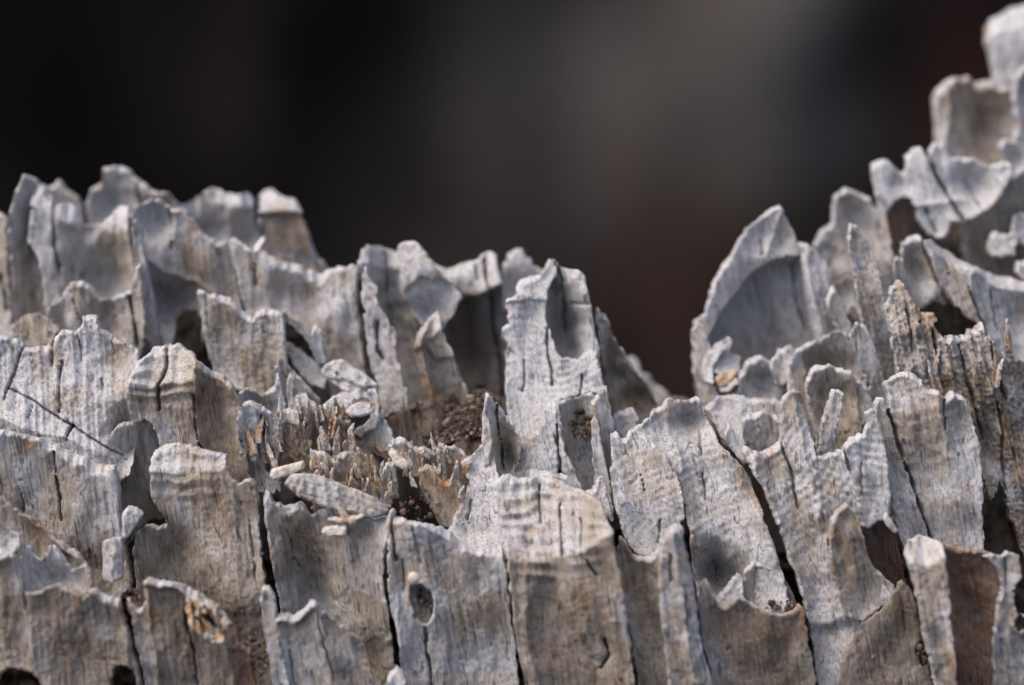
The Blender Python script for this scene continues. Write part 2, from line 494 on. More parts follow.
sp('wall_flute', [(230, 241), (236, 238), (243, 244), (252, 249), (266, 253), (275, 258), (286, 262), (300, 266), (311, 270), (321, 274), (329, 270),
                  (339, 266), (346, 266), (353, 263), (357, 268), (358, 300), (362, 345), (372, 405), (335, 410), (322, 362), (318, 352), (312, 341),
                  (303, 330), (293, 321), (284, 314), (268, 318), (252, 330), (245, 308), (237, 275)],
   z=30, lean=20, yaw=-3, tone=0.26, crest=(8, 0.2), lip=(5, 1.3),
   bumps=[(300, 300, 30, 22, -1.5), (270, 290, 14, 34, 1.6), (335, 320, 16, 40, 1.8)], cracks=[([(256, 252), (258, 285)], 1.0, 2)], stains=[(335, 340, 16, 22, 0.2)])
sp('splinter', [(252, 250), (256, 243), (262, 237), (266, 238), (262, 246), (258, 254)], z=25, lean=30, tone=0.05, t=1.6, jag=0.4)
sp('wall_flute', [(46, 308), (53, 303), (60, 301), (65, 291), (71, 283), (80, 281), (88, 283), (94, 291), (102, 298), (112, 297), (121, 294), (129, 291), (133, 281),
                  (136, 271), (141, 262), (145, 270), (146, 292), (147, 320), (151, 342), (143, 356), (100, 358), (50, 350)],
   z=24, lean=14, yaw=2, t=7, tone=0.34, lip=(6, 1.8), bumps=[(80, 300, 12, 26, 2.0), (108, 320, 14, 30, -2.2), (60, 325, 10, 24, -2)],
   ridges=[([(141, 264), (146, 340)], 5, 2)], cracks=[([(130, 297), (133, 318), (138, 345)], 1.5, 3.5), ([(75, 300), (88, 340)], 1.0, 1.6)])
sp('dry_crust', [(10, 330), (18, 318), (30, 312), (42, 315), (52, 318), (58, 330), (50, 348), (20, 352)], z=22, lean=40, tone=0.5, rough=3, jag=2)

# ---- centre: rear hollows
sp('rear_knob', [(500, 290), (503, 264), (508, 253), (515, 249), (523, 249), (528, 256), (532, 264), (541, 268), (548, 273), (545, 290), (520, 310), (502, 310)],
   z=41, lean=24, tone=0.10, bumps=[(516, 262, 10, 14, 1.6)], lip=(8, 2))
sp('hollow_wall', [(358, 262), (362, 250), (366, 245), (385, 247), (397, 251), (404, 262), (412, 300), (424, 345), (430, 420), (388, 420), (378, 340), (364, 300)],
   z=33, lean=16, yaw=22, tone=0.25, bumps=[(392, 320, 16, 60, -4)], cracks=[([(384, 250), (388, 300), (392, 330)], 1.2, 2)], facets=[([(360, 262), (400, 268)], 0.2)], lip=(6, 1.5))
sp('hollow_wall', [(428, 262), (440, 266), (452, 268), (462, 263), (471, 260), (478, 259), (482, 253), (490, 251), (497, 255), (500, 268), (503, 290),
                   (510, 320), (512, 440), (470, 440), (450, 380), (438, 330), (428, 290)],
   z=34, lean=14, yaw=-14, tone=0.22, crest=(12, 0.18), bumps=[(465, 350, 24, 50, -4)], steps=[([(430, 322), (445, 312), (460, 300), (480, 297), (506, 285)], 5, -11)],
   facets=[([(430, 300), (506, 285)], 0.12)],
   cracks=[([(483, 260), (488, 290), (494, 330), (502, 395)], 1.9, 5), ([(474, 264), (476, 280)], 1, 2)], stains=[(480, 335, 20, 20, 0.35)], lip=(6, 1.6))
sp('hollow_tongue', [(396, 254), (397, 245), (404, 241), (414, 242), (421, 246), (427, 253), (433, 262), (441, 272), (452, 282), (462, 296), (458, 305), (452, 318), (440, 332),
                     (424, 330), (414, 312), (404, 290)],
   z=28, lean=20, yaw=-10, t=5, tone=0.12, bumps=[(420, 268, 14, 26, 2.5), (425, 312, 18, 14, -2)], steps=[([(404, 292), (420, 278), (440, 280), (462, 290)], 5, -1.4)],
   stains=[(434, 264, 6, 9, 0.8), (440, 275, 5, 6, 0.6)], lip=(6, 1.6))
sp('hollow_fin', [(363, 312), (362, 275), (366, 263), (370, 276), (376, 290), (382, 306), (389, 322), (395, 333), (397, 350), (403, 376), (412, 420), (382, 420), (372, 372), (366, 338)],
   z=22, lean=16, yaw=-22, t=5, tone=0.14, ridges=[([(366, 270), (388, 325), (397, 370)], 5, 1.4)], cracks=[([(378, 322), (378, 350), (384, 360)], 1.5, 3)],
   stains=[(392, 345, 6, 24, 0.5)], jag=1.6)
sp('hollow_post', [(415, 348), (420, 330), (428, 318), (437, 311), (440, 319), (442, 332), (450, 346), (458, 366), (466, 388), (476, 425), (426, 425), (420, 378), (416, 358)],
   z=22, lean=12, yaw=-8, t=7, tone=0.42, ridges=[([(430, 320), (421, 340), (436, 420)], 5, 3)], steps=[([(415, 352), (425, 345), (436, 360)], 5, -1.2)],
   stains=[(428, 385, 8, 30, 0.6)], facets=[([(415, 346), (440, 330)], 0.25)], bumps=[(452, 385, 12, 34, -1.6)])

# ---- centre: tall pillar
sp('pillar_rear', [(542, 275), (546, 265), (549, 259), (556, 260), (563, 268), (578, 270), (585, 276), (590, 300), (594, 330), (599, 348), (602, 375), (560, 385), (544, 340)],
   z=18, lean=18, yaw=-12, tone=0.10, crest=(12, 0.2), t=9, bumps=[(563, 332, 14, 34, -6.5), (582, 290, 9, 24, 1.2), (556, 285, 6, 12, -2)], ridges=[([(551, 262), (548, 290)], 4, 1.6)],
   cracks=[([(559, 267), (563, 290), (567, 328)], 1.3, 3), ([(572, 303), (588, 304)], 1.0, 1.4)], stains=[(553, 283, 5, 12, 0.6)], lip=(5, 1.4))
sp('pillar_front', [(506, 312), (506, 300), (516, 295), (519, 281), (526, 277), (540, 274), (545, 268), (549, 259), (555, 261), (556, 276), (549, 288), (546, 302), (546, 320), (551, 335), (556, 352), (562, 358), (570, 357),
                    (578, 360), (584, 352), (591, 348), (597, 350), (601, 370), (605, 388), (606, 396), (592, 393), (575, 396), (560, 400), (550, 410), (546, 430), (540, 458), (512, 464), (508, 425), (506, 390),
                    (506, 352), (509, 345), (501, 338), (503, 328), (509, 324)],
   z=14, lean=30, yaw=-14, t=10, tone=0.02, silver=0.1, stain=0.04, bumps=[(585, 372, 10, 14, 1.5), (525, 300, 12, 10, 1.2)],
   cracks=[([(547, 328), (549, 355), (552, 385)], 1.2, 2.5), ([(581, 375), (581, 395)], 1.0, 2), ([(524, 360), (523, 392)], 0.9, 1.4)],
   steps=[([(518, 302), (545, 300)], 3, -0.7)], rings=[(70, 7, 0.25, 0.4, 575, 380, 34)], lip=(4, 0.9))
sp('pillar_cup', [(550, 404), (560, 400), (575, 397), (592, 392), (602, 396), (606, 430), (612, 500), (590, 510), (566, 478), (555, 440)],
   z=11, lean=20, tone=0.32, t=8, bumps=[(580, 440, 16, 40, -1.8), (580, 415, 14, 18, -1.8)], fibre=0.7)
sp('pillar_lobe', [(505, 480), (514, 463), (520, 458), (521, 446), (528, 437), (538, 430), (543, 420), (544, 406), (551, 401), (559, 403), (560, 425), (566, 450), (574, 468), (578, 480),
                   (588, 496), (600, 530), (510, 530)],
   z=6, lean=32, yaw=-8, t=8, tone=0.04, silver=0.12, stain=0.05, ridges=[([(554, 404), (558, 440), (570, 470)], 4, 1.6)], rings=[(75, 8, 0.3, 0.3, 545, 465, 40)],
   cracks=[([(556, 425), (558, 446), (562, 470), (564, 490)], 1.6, 3), ([(561, 472), (563, 488)], 1.5, 3)])
sp('pillar_side', [(592, 402), (600, 390), (606, 386), (611, 406), (615, 430), (615, 462), (618, 492), (624, 530), (604, 530), (606, 480), (602, 450), (598, 426)],
   z=8, lean=12, yaw=22, t=9, tone=0.28)
sp('splinter', [(592, 442), (591, 422), (595, 415), (599, 422), (602, 446), (607, 466), (611, 490), (614, 515), (598, 515), (595, 482)], z=4, lean=12, yaw=-20, t=4, tone=0.15, lip=(3, 0.8))
sp('pillar_fin', [(600, 345), (596, 320), (595, 309), (599, 306), (602, 313), (606, 314), (611, 330), (619, 345), (629, 360), (641, 375), (652, 389), (658, 402), (655, 425), (620, 425), (610, 395), (604, 365)],
   z=24, lean=14, yaw=30, t=5, tone=0.35, bumps=[(612, 370, 9, 26, -3), (634, 400, 14, 12, -2)], ridges=[([(605, 318), (630, 364), (655, 400)], 3, 1.4)], stains=[(638, 402, 16, 14, 0.5)])
sp('rear_knob', [(615, 370), (624, 360), (632, 356), (638, 362), (641, 374), (650, 374), (656, 385), (672, 398), (690, 400), (700, 425), (640, 430)], z=58, lean=30, tone=0.3)

# ---- centre-left pocket
sp('pocket_flap', [(198, 286), (203, 290), (211, 293), (221, 296), (230, 298), (235, 304), (241, 310), (248, 315), (254, 316), (257, 311), (263, 309), (271, 309), (277, 310), (282, 314),
                   (285, 322), (285, 345), (287, 370), (288, 400), (262, 400), (232, 388), (213, 372), (205, 345), (202, 320)],
   z=21, lean=18, yaw=-4, t=4, tone=0.32, silver=0.42, fibre=2.2, bumps=[(245, 350, 30, 26, 1.2)], stains=[(240, 372, 24, 14, 0.2)], lip=(4, 0.8))
sp('pocket_arch', [(276, 312), (284, 311), (295, 318), (306, 327), (314, 338), (320, 350), (325, 362), (318, 366), (313, 352), (304, 338), (294, 328), (284, 322)],
   z=24, lean=14, t=5, tone=0.4)
sp('splinter', [(311, 332), (314, 325), (320, 328), (322, 342), (328, 364), (318, 366), (314, 350)], z=22, lean=10, tone=0.15, t=3)
sp('splinter', [(285, 352), (287, 341), (298, 348), (314, 360), (330, 372), (324, 390), (308, 382), (296, 370)], z=25, lean=35, yaw=-10, tone=0.3, t=3, fibre=2)
sp('pocket_tooth', [(273, 372), (279, 357), (285, 361), (300, 377), (322, 402), (314, 416), (288, 412), (276, 392)], z=17, lean=14, yaw=12, tone=0.32, t=3)
sp('pocket_rim', [(239, 393), (246, 388), (255, 390), (263, 396), (270, 390), (275, 384), (276, 374), (279, 371), (282, 385), (287, 402), (290, 430), (268, 440), (250, 416), (240, 402)],
   z=12, lean=12, yaw=10, tone=0.4, t=4, bumps=[(258, 410, 12, 14, -2)])
sp('splinter', [(286, 392), (287, 380), (290, 373), (294, 376), (294, 395), (300, 414), (288, 412)], z=11, lean=10, tone=0.2, t=3, lip=(2.5, 0.7))
sp('pocket_stub', [(277, 420), (281, 408), (290, 406), (298, 412), (303, 425), (310, 436), (316, 452), (322, 485), (286, 485), (279, 442)],
   z=5, lean=10, yaw=-10, tone=0.55, t=6, fibre=3, rough=1.8, jag=1.8, stains=[(292, 455, 10, 20, 0.5)], facets=[([(276, 422), (300, 424)], 0.3)])
sp('pocket_stub', [(294, 406), (296, 393), (304, 394), (312, 402), (320, 408), (330, 404), (338, 408), (347, 418), (355, 430), (362, 450), (360, 475), (320, 475), (306, 432)],
   z=9, lean=12, yaw=-4, tone=0.58, t=6, fibre=1.6, stain=0.4, stains=[(320, 412, 8, 8, 0.9), (340, 440, 20, 20, 0.4)], facets=[([(294, 408), (320, 415), (360, 425)], 0.2)])
sp('pocket_hook', [(350, 440), (356, 428), (363, 426), (370, 418), (371, 405), (367, 398), (369, 389), (375, 387), (379, 400), (380, 415), (386, 421), (392, 432), (396, 446), (398, 490), (362, 490)],
   z=7, lean=16, yaw=-6, tone=0.34, t=5, steps=[([(350, 436), (362, 438), (375, 430), (384, 416)], 4, -1.5)], stains=[(376, 455, 14, 18, 0.4)])
sp('pocket_stub', [(238, 404), (252, 402), (264, 408), (271, 412), (276, 425), (279, 446), (281, 490), (262, 495), (242, 485)],
   z=4, lean=10, yaw=4, tone=0.32, t=6, fibre=2.4, rough=1.8, jag=1.8, cracks=[([(262, 415), (264, 445), (268, 470)], 1.5, 3)], stains=[(266, 448, 8, 16, 0.7)])
sp('pocket_floor', [(312, 450), (325, 452), (335, 458), (345, 450), (352, 445), (360, 450), (370, 458), (377, 470), (384, 485), (396, 520), (312, 520)],
   z=3, lean=24, tone=0.62, t=5, stain=0.4, rough=2, jag=1.6)
sp('pocket_rim', [(389, 446), (392, 438), (400, 436), (408, 441), (416, 446), (428, 448), (434, 450), (440, 443), (447, 447), (455, 445), (462, 449), (469, 456), (476, 462), (484, 470),
                  (490, 490), (486, 505), (460, 500), (440, 482), (420, 474), (400, 462)],
   z=4, lean=14, tone=0.50, t=4, stains=[(425, 460, 14, 12, 0.8), (455, 468, 14, 16, 0.7)], jag=1.5, lip=(4, 1.1))
sp('pocket_flap', [(416, 470), (425, 463), (433, 466), (438, 475), (444, 480), (450, 478), (455, 471), (460, 480), (465, 494), (461, 512), (452, 530), (440, 526), (430, 508), (420, 488)],
   z=0, lean=20, yaw=-12, tone=0.60, t=3, stain=0.5, stains=[(440, 495, 16, 16, 0.5)])
sp('splinter', [(380, 480), (386, 464), (394, 459), (397, 475), (394, 492), (389, 508), (381, 504)], z=-1, lean=14, yaw=-20, tone=0.25, t=3)
sp('pocket_slope', [(446, 536), (455, 515), (463, 500), (468, 486), (480, 484), (495, 483), (506, 495), (512, 560), (480, 566), (455, 556)],
   z=-3, lean=44, tone=0.06, t=6, cracks=[([(470, 500), (468, 520)], 1.0, 1.5)])
sp('pocket_slope', [(462, 462), (474, 452), (486, 440), (494, 452), (500, 480), (490, 492), (470, 486)], z=2, lean=40, tone=0.12, t=5)
sp('fang', [(482, 440), (483, 414), (485, 398), (487, 392), (492, 397), (495, 405), (498, 402), (503, 408), (510, 420), (518, 431), (521, 440), (521, 458), (514, 476), (500, 486), (486, 476)],
   z=3, lean=12, yaw=8, tone=0.28, t=4, ridges=[([(487, 396), (490, 430), (488, 465)], 4, 2.2)], bumps=[(508, 455, 8, 22, -3.5)], fibre=2,
   cracks=[([(496, 406), (499, 430), (502, 470)], 1.4, 3)], stains=[(511, 450, 6, 14, 0.3)])

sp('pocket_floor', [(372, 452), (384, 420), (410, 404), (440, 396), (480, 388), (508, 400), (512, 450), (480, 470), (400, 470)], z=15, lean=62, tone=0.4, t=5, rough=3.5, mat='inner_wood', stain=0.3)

# ---- front row, left
sp('ring_face', [(-60, 335), (0, 337), (14, 336), (21, 342), (24, 347), (31, 346), (46, 345), (53, 343), (54, 335), (62, 330), (74, 331), (80, 327), (82, 316), (87, 314), (97, 316), (98, 328),
                 (110, 335), (130, 345), (139, 350), (140, 368), (133, 378), (129, 390), (132, 412), (136, 428), (130, 475), (110, 490), (60, 480), (-60, 450)],
   z=7, lean=34, yaw=4, t=9, tone=0.10, silver=0.15, stain=0.06, fibre=2.0, bumps=[(112, 360, 14, 24, -2.0), (125, 440, 14, 30, -5)],
   cracks=[([(53, 345), (52, 366)], 1.1, 2), ([(62, 362), (60, 385), (60, 412)], 1.4, 2.5), ([(80, 340), (81, 362)], 1, 2), ([(102, 365), (103, 395)], 1, 1.6), ([(22, 346), (12, 375), (4, 400)], 1.2, 2),
           ([(8, 388), (35, 402), (52, 413), (70, 423), (95, 440), (120, 456)], 1.0, 1.4), ([(74, 425), (66, 440)], 1.3, 2.4), ([(32, 402), (29, 418)], 1.0, 1.5)],
   rings=[(62, 13, 0.3, 0.05, 40, 410, 90)], stains=[(72, 350, 8, 6, 0.4), (38, 352, 6, 5, 0.4)],
   ridges=[([(0, 420), (40, 432), (70, 440), (116, 460)], 8, 1.5)])
sp('hollow_back', [(96, 450), (118, 424), (135, 420), (152, 418), (166, 440), (172, 530), (150, 545), (100, 545)], z=10, lean=8, yaw=25, tone=0.4, t=5, fibre=0.5)
sp('front_post', [(-60, 424), (0, 430), (20, 434), (40, 438), (54, 444), (66, 450), (85, 458), (100, 465), (114, 466), (117, 480), (120, 510), (126, 550), (134, 585), (110, 610), (60, 610), (-60, 590)],
   z=-4, lean=12, yaw=-4, t=9, tone=0.48, crest=(8, 0.4), lip=(9, 3.0), cracks=[([(52, 452), (56, 480), (62, 520)], 1.4, 3), ([(20, 480), (26, 540)], 1.0, 1.5)],
   bumps=[(82, 505, 22, 40, 1.5), (30, 520, 20, 40, -1.5)], stains=[(28, 443, 10, 6, 0.9), (70, 560, 14, 14, 0.3)], silver=0.55)
sp('front_post', [(127, 392), (131, 372), (137, 360), (148, 352), (150, 347), (160, 346), (163, 343), (173, 343), (181, 347), (190, 353), (198, 362), (208, 370), (220, 375), (230, 382),
                  (237, 393), (241, 406), (244, 440), (252, 480), (240, 510), (175, 510), (162, 458), (156, 432), (150, 421), (142, 420), (133, 425), (129, 408)],
   z=1, lean=10, yaw=2, t=9, tone=0.60, silver=0.25, facets=[([(120, 386), (150, 388), (175, 384), (192, 378), (200, 345), (250, 345)], 0.22)],
   rings=[(90, 12, 1.6, 0.02, 160, 365, 42)], ridges=[([(193, 362), (196, 420), (204, 470)], 6, 2.0)], bumps=[(214, 420, 16, 50, -3.0)],
   cracks=[([(163, 343), (164, 368), (158, 385), (160, 410)], 1.7, 3.5), ([(192, 395), (196, 430), (202, 470)], 1.3, 2.5)],
   stains=[(205, 425, 7, 30, 0.45), (218, 382, 6, 6, 0.4), (228, 460, 10, 24, 0.3)], lip=(4, 1.2))
sp('front_post', [(149, 470), (150, 458), (154, 451), (165, 444), (178, 443), (195, 448), (215, 453), (224, 456), (227, 466), (232, 478), (240, 485), (246, 480), (254, 480), (258, 500), (262, 552),
                  (268, 600), (276, 650), (290, 760), (150, 760), (140, 620), (136, 585), (133, 560), (133, 545), (138, 531), (146, 524), (158, 528), (166, 524), (165, 517), (157, 508), (152, 495)],
   z=-7, lean=13, yaw=-3, t=12, tone=0.56, facets=[([(145, 470), (175, 474), (224, 470), (232, 440), (290, 440)], 0.2)], rings=[(90, 14, 1.1, 0.0, 188, 462, 40)],
   bumps=[(175, 560, 18, 30, -2.5), (230, 600, 20, 60, 1.5), (205, 640, 20, 50, -1.5)], stains=[(215, 500, 20, 26, 0.4), (240, 540, 14, 18, 0.25)],
   cracks=[([(250, 520), (256, 580)], 0.9, 1.2)], lip=(4, 1.1))
sp('splinter', [(102, 545), (103, 541), (112, 538), (121, 537), (123, 560), (122, 578), (113, 583), (102, 580)], z=-13, lean=14, yaw=-20, tone=0.05, t=5, jag=0.3, flare=0, lip=(2.5, 0.8), ridges=[([(114, 538), (114, 584)], 5, 1.4)])
sp('splinter', [(121, 532), (122, 514), (128, 506), (136, 508), (143, 514), (135, 527), (124, 541)], z=-12, lean=30, tone=0.08, t=4, fibre=2, jag=0.4, flare=0)
sp('splinter_ridge', [(-20, 478), (0, 486), (10, 504), (20, 512), (35, 518), (48, 529), (58, 539), (70, 547), (80, 554), (87, 564), (82, 574), (70, 572), (58, 560), (40, 562), (24, 545), (8, 530), (-20, 520)],
   z=-11, lean=24, yaw=12, tone=0.5, t=5, stains=[(42, 535, 12, 18, 0.7), (22, 520, 8, 12, 0.3)], ridges=[([(5, 495), (30, 520), (80, 560)], 5, 1.4)])
sp('front_cup', [(22, 575), (24, 548), (29, 543), (33, 553), (40, 558), (46, 555), (50, 546), (56, 545), (64, 558), (72, 570), (86, 564), (91, 570), (93, 586), (80, 606), (28, 606)],
   z=-14, lean=22, tone=0.30, t=4, bumps=[(58, 580, 18, 14, -2)])
sp('front_post', [(-60, 545), (0, 556), (8, 552), (16, 557), (20, 565), (25, 600), (34, 640), (44, 672), (54, 700), (60, 760), (-60, 760)],
   z=-19, lean=12, yaw=-6, t=8, tone=0.42, holes=[[(-8, 690), (2, 672), (12, 668), (28, 671), (40, 680), (48, 700), (20, 712)]], bumps=[(4, 620, 10, 60, 1.5)], lip=(5, 1.6))
sp('splinter', [(-20, 548), (0, 540), (4, 534), (12, 531), (20, 535), (19, 545), (13, 553), (0, 556), (-20, 560)], z=-18, lean=40, tone=0.05, t=5)
sp('front_post', [(26, 590), (31, 593), (40, 591), (50, 586), (58, 583), (66, 588), (80, 593), (84, 598), (90, 590), (97, 590), (104, 596), (118, 600), (122, 612), (129, 636), (136, 662), (144, 690), (152, 760), (46, 760), (40, 690), (30, 640)],
   z=-21, lean=10, t=8, tone=0.66, stain=0.3, holes=[[(112, 690), (113, 668), (124, 665), (134, 672), (139, 700), (125, 720)], [(20, 700), (30, 674), (44, 684), (54, 700), (40, 720)]],
   stains=[(58, 608, 8, 16, 0.5), (104, 606, 5, 12, 0.5)], fibre=1.6, lip=(5, 1.4))
sp('front_post', [(127, 598), (132, 605), (138, 609), (143, 606), (145, 598), (143, 583), (147, 578), (155, 581), (165, 582), (176, 583), (186, 588), (200, 596), (214, 605), (225, 614), (230, 623), (226, 630),
                  (226, 645), (236, 682), (250, 760), (158, 760), (146, 690), (134, 636)],
   z=-20, lean=10, yaw=4, t=8, tone=0.62, crest=(5, 0.4), silver=0.5, ridges=[([(147, 582), (158, 690)], 4, 1.6)], cracks=[([(183, 600), (190, 640), (200, 700)], 1.3, 2.5)],
   steps=[([(140, 588), (176, 590), (200, 606), (230, 626)], 4, -1.4)], stains=[(153, 608, 4, 20, 0.6), (212, 622, 16, 10, 1.0), (195, 612, 8, 10, 0.8)],
   holes=[[(203, 614), (210, 612), (220, 620), (224, 626), (214, 626)]], lip=(5, 1.4))
sp('front_post', [(228, 648), (240, 644), (250, 650), (256, 690), (262, 760), (246, 760), (236, 690)], z=-17, lean=8, tone=0.65, t=5, mat='red_wood')

# ---- front row, centre
sp('front_wall', [(263, 497), (266, 486), (270, 492), (273, 501), (282, 506), (293, 505), (300, 502), (305, 506), (309, 516), (316, 512), (330, 507), (337, 514), (346, 518), (356, 516), (366, 517),
                  (376, 519), (386, 516), (393, 508), (396, 513), (391, 527), (388, 542), (385, 560), (384, 580), (389, 612), (394, 650), (401, 690), (408, 760), (296, 760), (287, 700), (281, 640), (279, 600), (271, 560), (267, 528)],
   z=-9, lean=14, yaw=-8, t=10, tone=0.44, crest=(10, 0.22), bumps=[(308, 585, 22, 60, -6.0), (352, 560, 22, 50, 1.5)], ridges=[([(393, 512), (386, 545), (384, 580), (392, 640)], 7, 2.6)],
   stains=[(300, 540, 16, 18, 0.25), (290, 600, 10, 20, 0.2)], lip=(4, 1.2), rough=1.3)
sp('front_wall', [(388, 534), (390, 518), (396, 517), (403, 518), (411, 522), (426, 524), (440, 528), (452, 535), (462, 545), (476, 549), (490, 550), (502, 545), (504, 552), (508, 580), (512, 620), (517, 660),
                  (521, 700), (528, 760), (410, 760), (403, 690), (397, 640), (389, 600), (387, 570)],
   z=-14, lean=11, yaw=3, t=10, tone=0.46, crest=(5, 0.4), stain=0.3, holes=[[(409, 596), (410, 588), (415, 584), (424, 584), (431, 590), (435, 602), (433, 614), (428, 624), (421, 621), (413, 611)]],
   cracks=[([(391, 520), (393, 545), (395, 560)], 1.6, 3), ([(425, 628), (428, 655), (432, 700)], 1.5, 3), ([(402, 560), (405, 590)], 0.9, 1.2)], stains=[(482, 606, 12, 14, 0.7), (470, 560, 18, 12, 0.25), (440, 640, 20, 20, 0.2)],
   ridges=[([(397, 600), (399, 660)], 4, 0.8)], bumps=[(455, 600, 34, 50, 1.2)], lip=(5, 1.6), silver=0.5)
sp('knot_plug', [(400, 590), (410, 574), (428, 574), (440, 590), (443, 612), (436, 632), (418, 632), (405, 616)], z=-12.0, lean=14, tone=0.6, t=5, rough=3.0, bumps=[(421, 590, 20, 8, -1.5)])
sp('front_post', [(274, 622), (277, 615), (284, 614), (292, 616), (302, 611), (310, 602), (314, 600), (317, 607), (319, 628), (326, 652), (336, 688), (346, 760), (294, 760), (284, 690), (277, 645)],
   z=-19, lean=10, yaw=6, t=7, tone=0.48, crest=(7, 0.4), silver=0.5, lip=(6, 2.2), steps=[([(274, 622), (300, 622), (318, 606)], 5, -1.0)], cracks=[([(288, 640), (296, 690)], 0.9, 1.2)])
sp('front_post', [(319, 616), (322, 612), (332, 618), (346, 628), (358, 637), (365, 650), (371, 672), (377, 702), (382, 760), (348, 760), (338, 690), (328, 650)], z=-17, lean=10, yaw=10, t=7, tone=0.46)
sp('front_blade', [(261, 597), (264, 586), (269, 586), (273, 592), (276, 612), (280, 642), (286, 672), (293, 695), (304, 760), (284, 760), (274, 690), (266, 640)], z=-18, lean=10, yaw=-25, t=5, tone=0.22, silver=0.4)
sp('front_chip', [(384, 700), (388, 676), (396, 666), (402, 672), (409, 690), (412, 720), (390, 720)], z=-17, lean=20, tone=0.15, t=4)
sp('front_block', [(491, 487), (497, 479), (508, 477), (520, 481), (530, 480), (531, 474), (540, 474), (551, 474), (558, 482), (566, 487), (580, 492), (596, 499), (606, 510), (612, 530), (618, 560), (625, 600),
                   (630, 640), (636, 690), (648, 760), (536, 760), (525, 690), (516, 640), (510, 590), (505, 552), (500, 520), (494, 500)],
   z=-19, anchor=(560, 600), lean=10, yaw=-4, t=16, tone=0.46, stain=0.25, silver=0.2, facets=[([(485, 560), (512, 560), (540, 561), (575, 557), (596, 546), (620, 528)], 0.20)],
   rings=[(90, 13, 1.5, 0.01, 552, 518, 62)], cracks=[([(539, 486), (541, 524)], 1.3, 2.5), ([(560, 506), (562, 556)], 1.2, 2.2), ([(580, 520), (581, 548)], 0.9, 1.4), ([(606, 640), (610, 655), (600, 668)], 1.4, 2.5), ([(585, 560), (597, 575)], 1.2, 1.8)],
   ridges=[([(524, 575), (528, 640), (540, 700)], 6, 1.4)], bumps=[(553, 600, 16, 40, -1.8), (598, 620, 16, 50, -0.8), (614, 680, 16, 24, 1.4)],
   stains=[(602, 614, 9, 9, 0.6), (560, 660, 20, 24, 0.45), (585, 590, 14, 30, 0.3)], lip=(5, 1.8), rough=0.9)
sp('block_crumb', [(531, 484), (532, 475), (540, 473), (547, 474), (548, 482), (540, 488)], z=-4, lean=40, tone=0.05, t=5)
sp('block_crumb', [(549, 484), (551, 474), (560, 472), (572, 480), (580, 492), (570, 500), (556, 494)], z=-3, lean=30, tone=0.2, t=5)
sp('block_crumb', [(584, 492), (592, 488), (598, 478), (603, 474), (606, 484), (608, 500), (612, 520), (604, 516), (594, 506)], z=-5, lean=24, tone=0.1, t=5)

# ---- front row, centre-right
sp('ring_block', [(613, 432), (613, 414), (620, 411), (633, 408), (637, 417), (636, 430), (630, 445), (616, 445)], z=14, lean=26, tone=0.12, t=6)
sp('ring_face', [(611, 447), (612, 434), (616, 432), (620, 438), (626, 437), (633, 428), (645, 436), (660, 448), (674, 468), (683, 495), (685, 515), (680, 532), (664, 551), (650, 557), (634, 554), (622, 534), (615, 508), (611, 480)],
   z=-3, lean=36, yaw=-6, t=7, tone=0.10, silver=0.15, stain=0.08, rings=[(60, 8, 0.22, -0.5, 645, 490, 62)], cracks=[([(660, 520), (658, 545)], 1.0, 1.6), ([(640, 470), (645, 490)], 0.9, 1.4)])
sp('ring_face', [(630, 432), (640, 424), (650, 418), (653, 410), (664, 404), (668, 397), (677, 401), (690, 400), (698, 397), (704, 405), (710, 420), (716, 435), (720, 445), (727, 450), (740, 463), (749, 478), (758, 500),
                 (768, 530), (778, 560), (786, 584), (790, 620), (745, 620), (720, 612), (700, 606), (694, 575), (690, 535), (684, 505), (672, 478), (660, 460), (645, 446)],
   z=-2, lean=34, yaw=-4, t=10, tone=0.14, silver=0.12, stain=0.10, rings=[(65, 9, 0.26, -0.35, 705, 475, 85)], bumps=[(692, 420, 14, 14, -3.0), (722, 578, 22, 26, -8), (668, 412, 10, 8, 1.2), (730, 440, 10, 24, 1.0)],
   ridges=[([(653, 412), (640, 426), (660, 452), (676, 470)], 5, 1.2), ([(676, 446), (690, 500), (694, 550)], 5, 1.0), ([(722, 446), (750, 500), (776, 560)], 5, 1.4)],
   cracks=[([(703, 470), (706, 500)], 1.0, 1.6), ([(700, 430), (703, 455)], 0.9, 1.4)], stains=[(725, 452, 6, 10, 0.7), (736, 470, 5, 12, 0.4)])
sp('splinter', [(609, 470), (611, 463), (615, 468), (620, 482), (626, 500), (622, 508), (614, 495)], z=-8, lean=14, yaw=-20, tone=0.12, t=3, lip=(2.5, 0.7))
sp('front_post', [(616, 555), (618, 538), (621, 533), (626, 541), (633, 555), (645, 559), (656, 553), (661, 546), (666, 600), (670, 690), (684, 760), (650, 760), (638, 690), (628, 625)],
   z=-14, lean=12, yaw=4, t=8, tone=0.64, bumps=[(645, 600, 14, 40, -1.5)], lip=(4, 1.2), silver=0.4)
sp('front_post', [(658, 572), (660, 543), (667, 530), (677, 524), (683, 528), (686, 550), (692, 572), (697, 602), (701, 642), (708, 666), (714, 692), (720, 760), (682, 760), (668, 690), (664, 642), (660, 602)],
   z=-19, lean=12, yaw=-4, t=9, tone=0.36, ridges=[([(672, 535), (682, 600), (694, 680)], 9, 2.4)], lip=(7, 2.4), cracks=[([(686, 595), (689, 632)], 1.1, 1.6), ([(670, 555), (672, 580)], 1.2, 1.6)],
   stains=[(668, 620, 6, 14, 0.5), (692, 600, 4, 14, 0.4)])
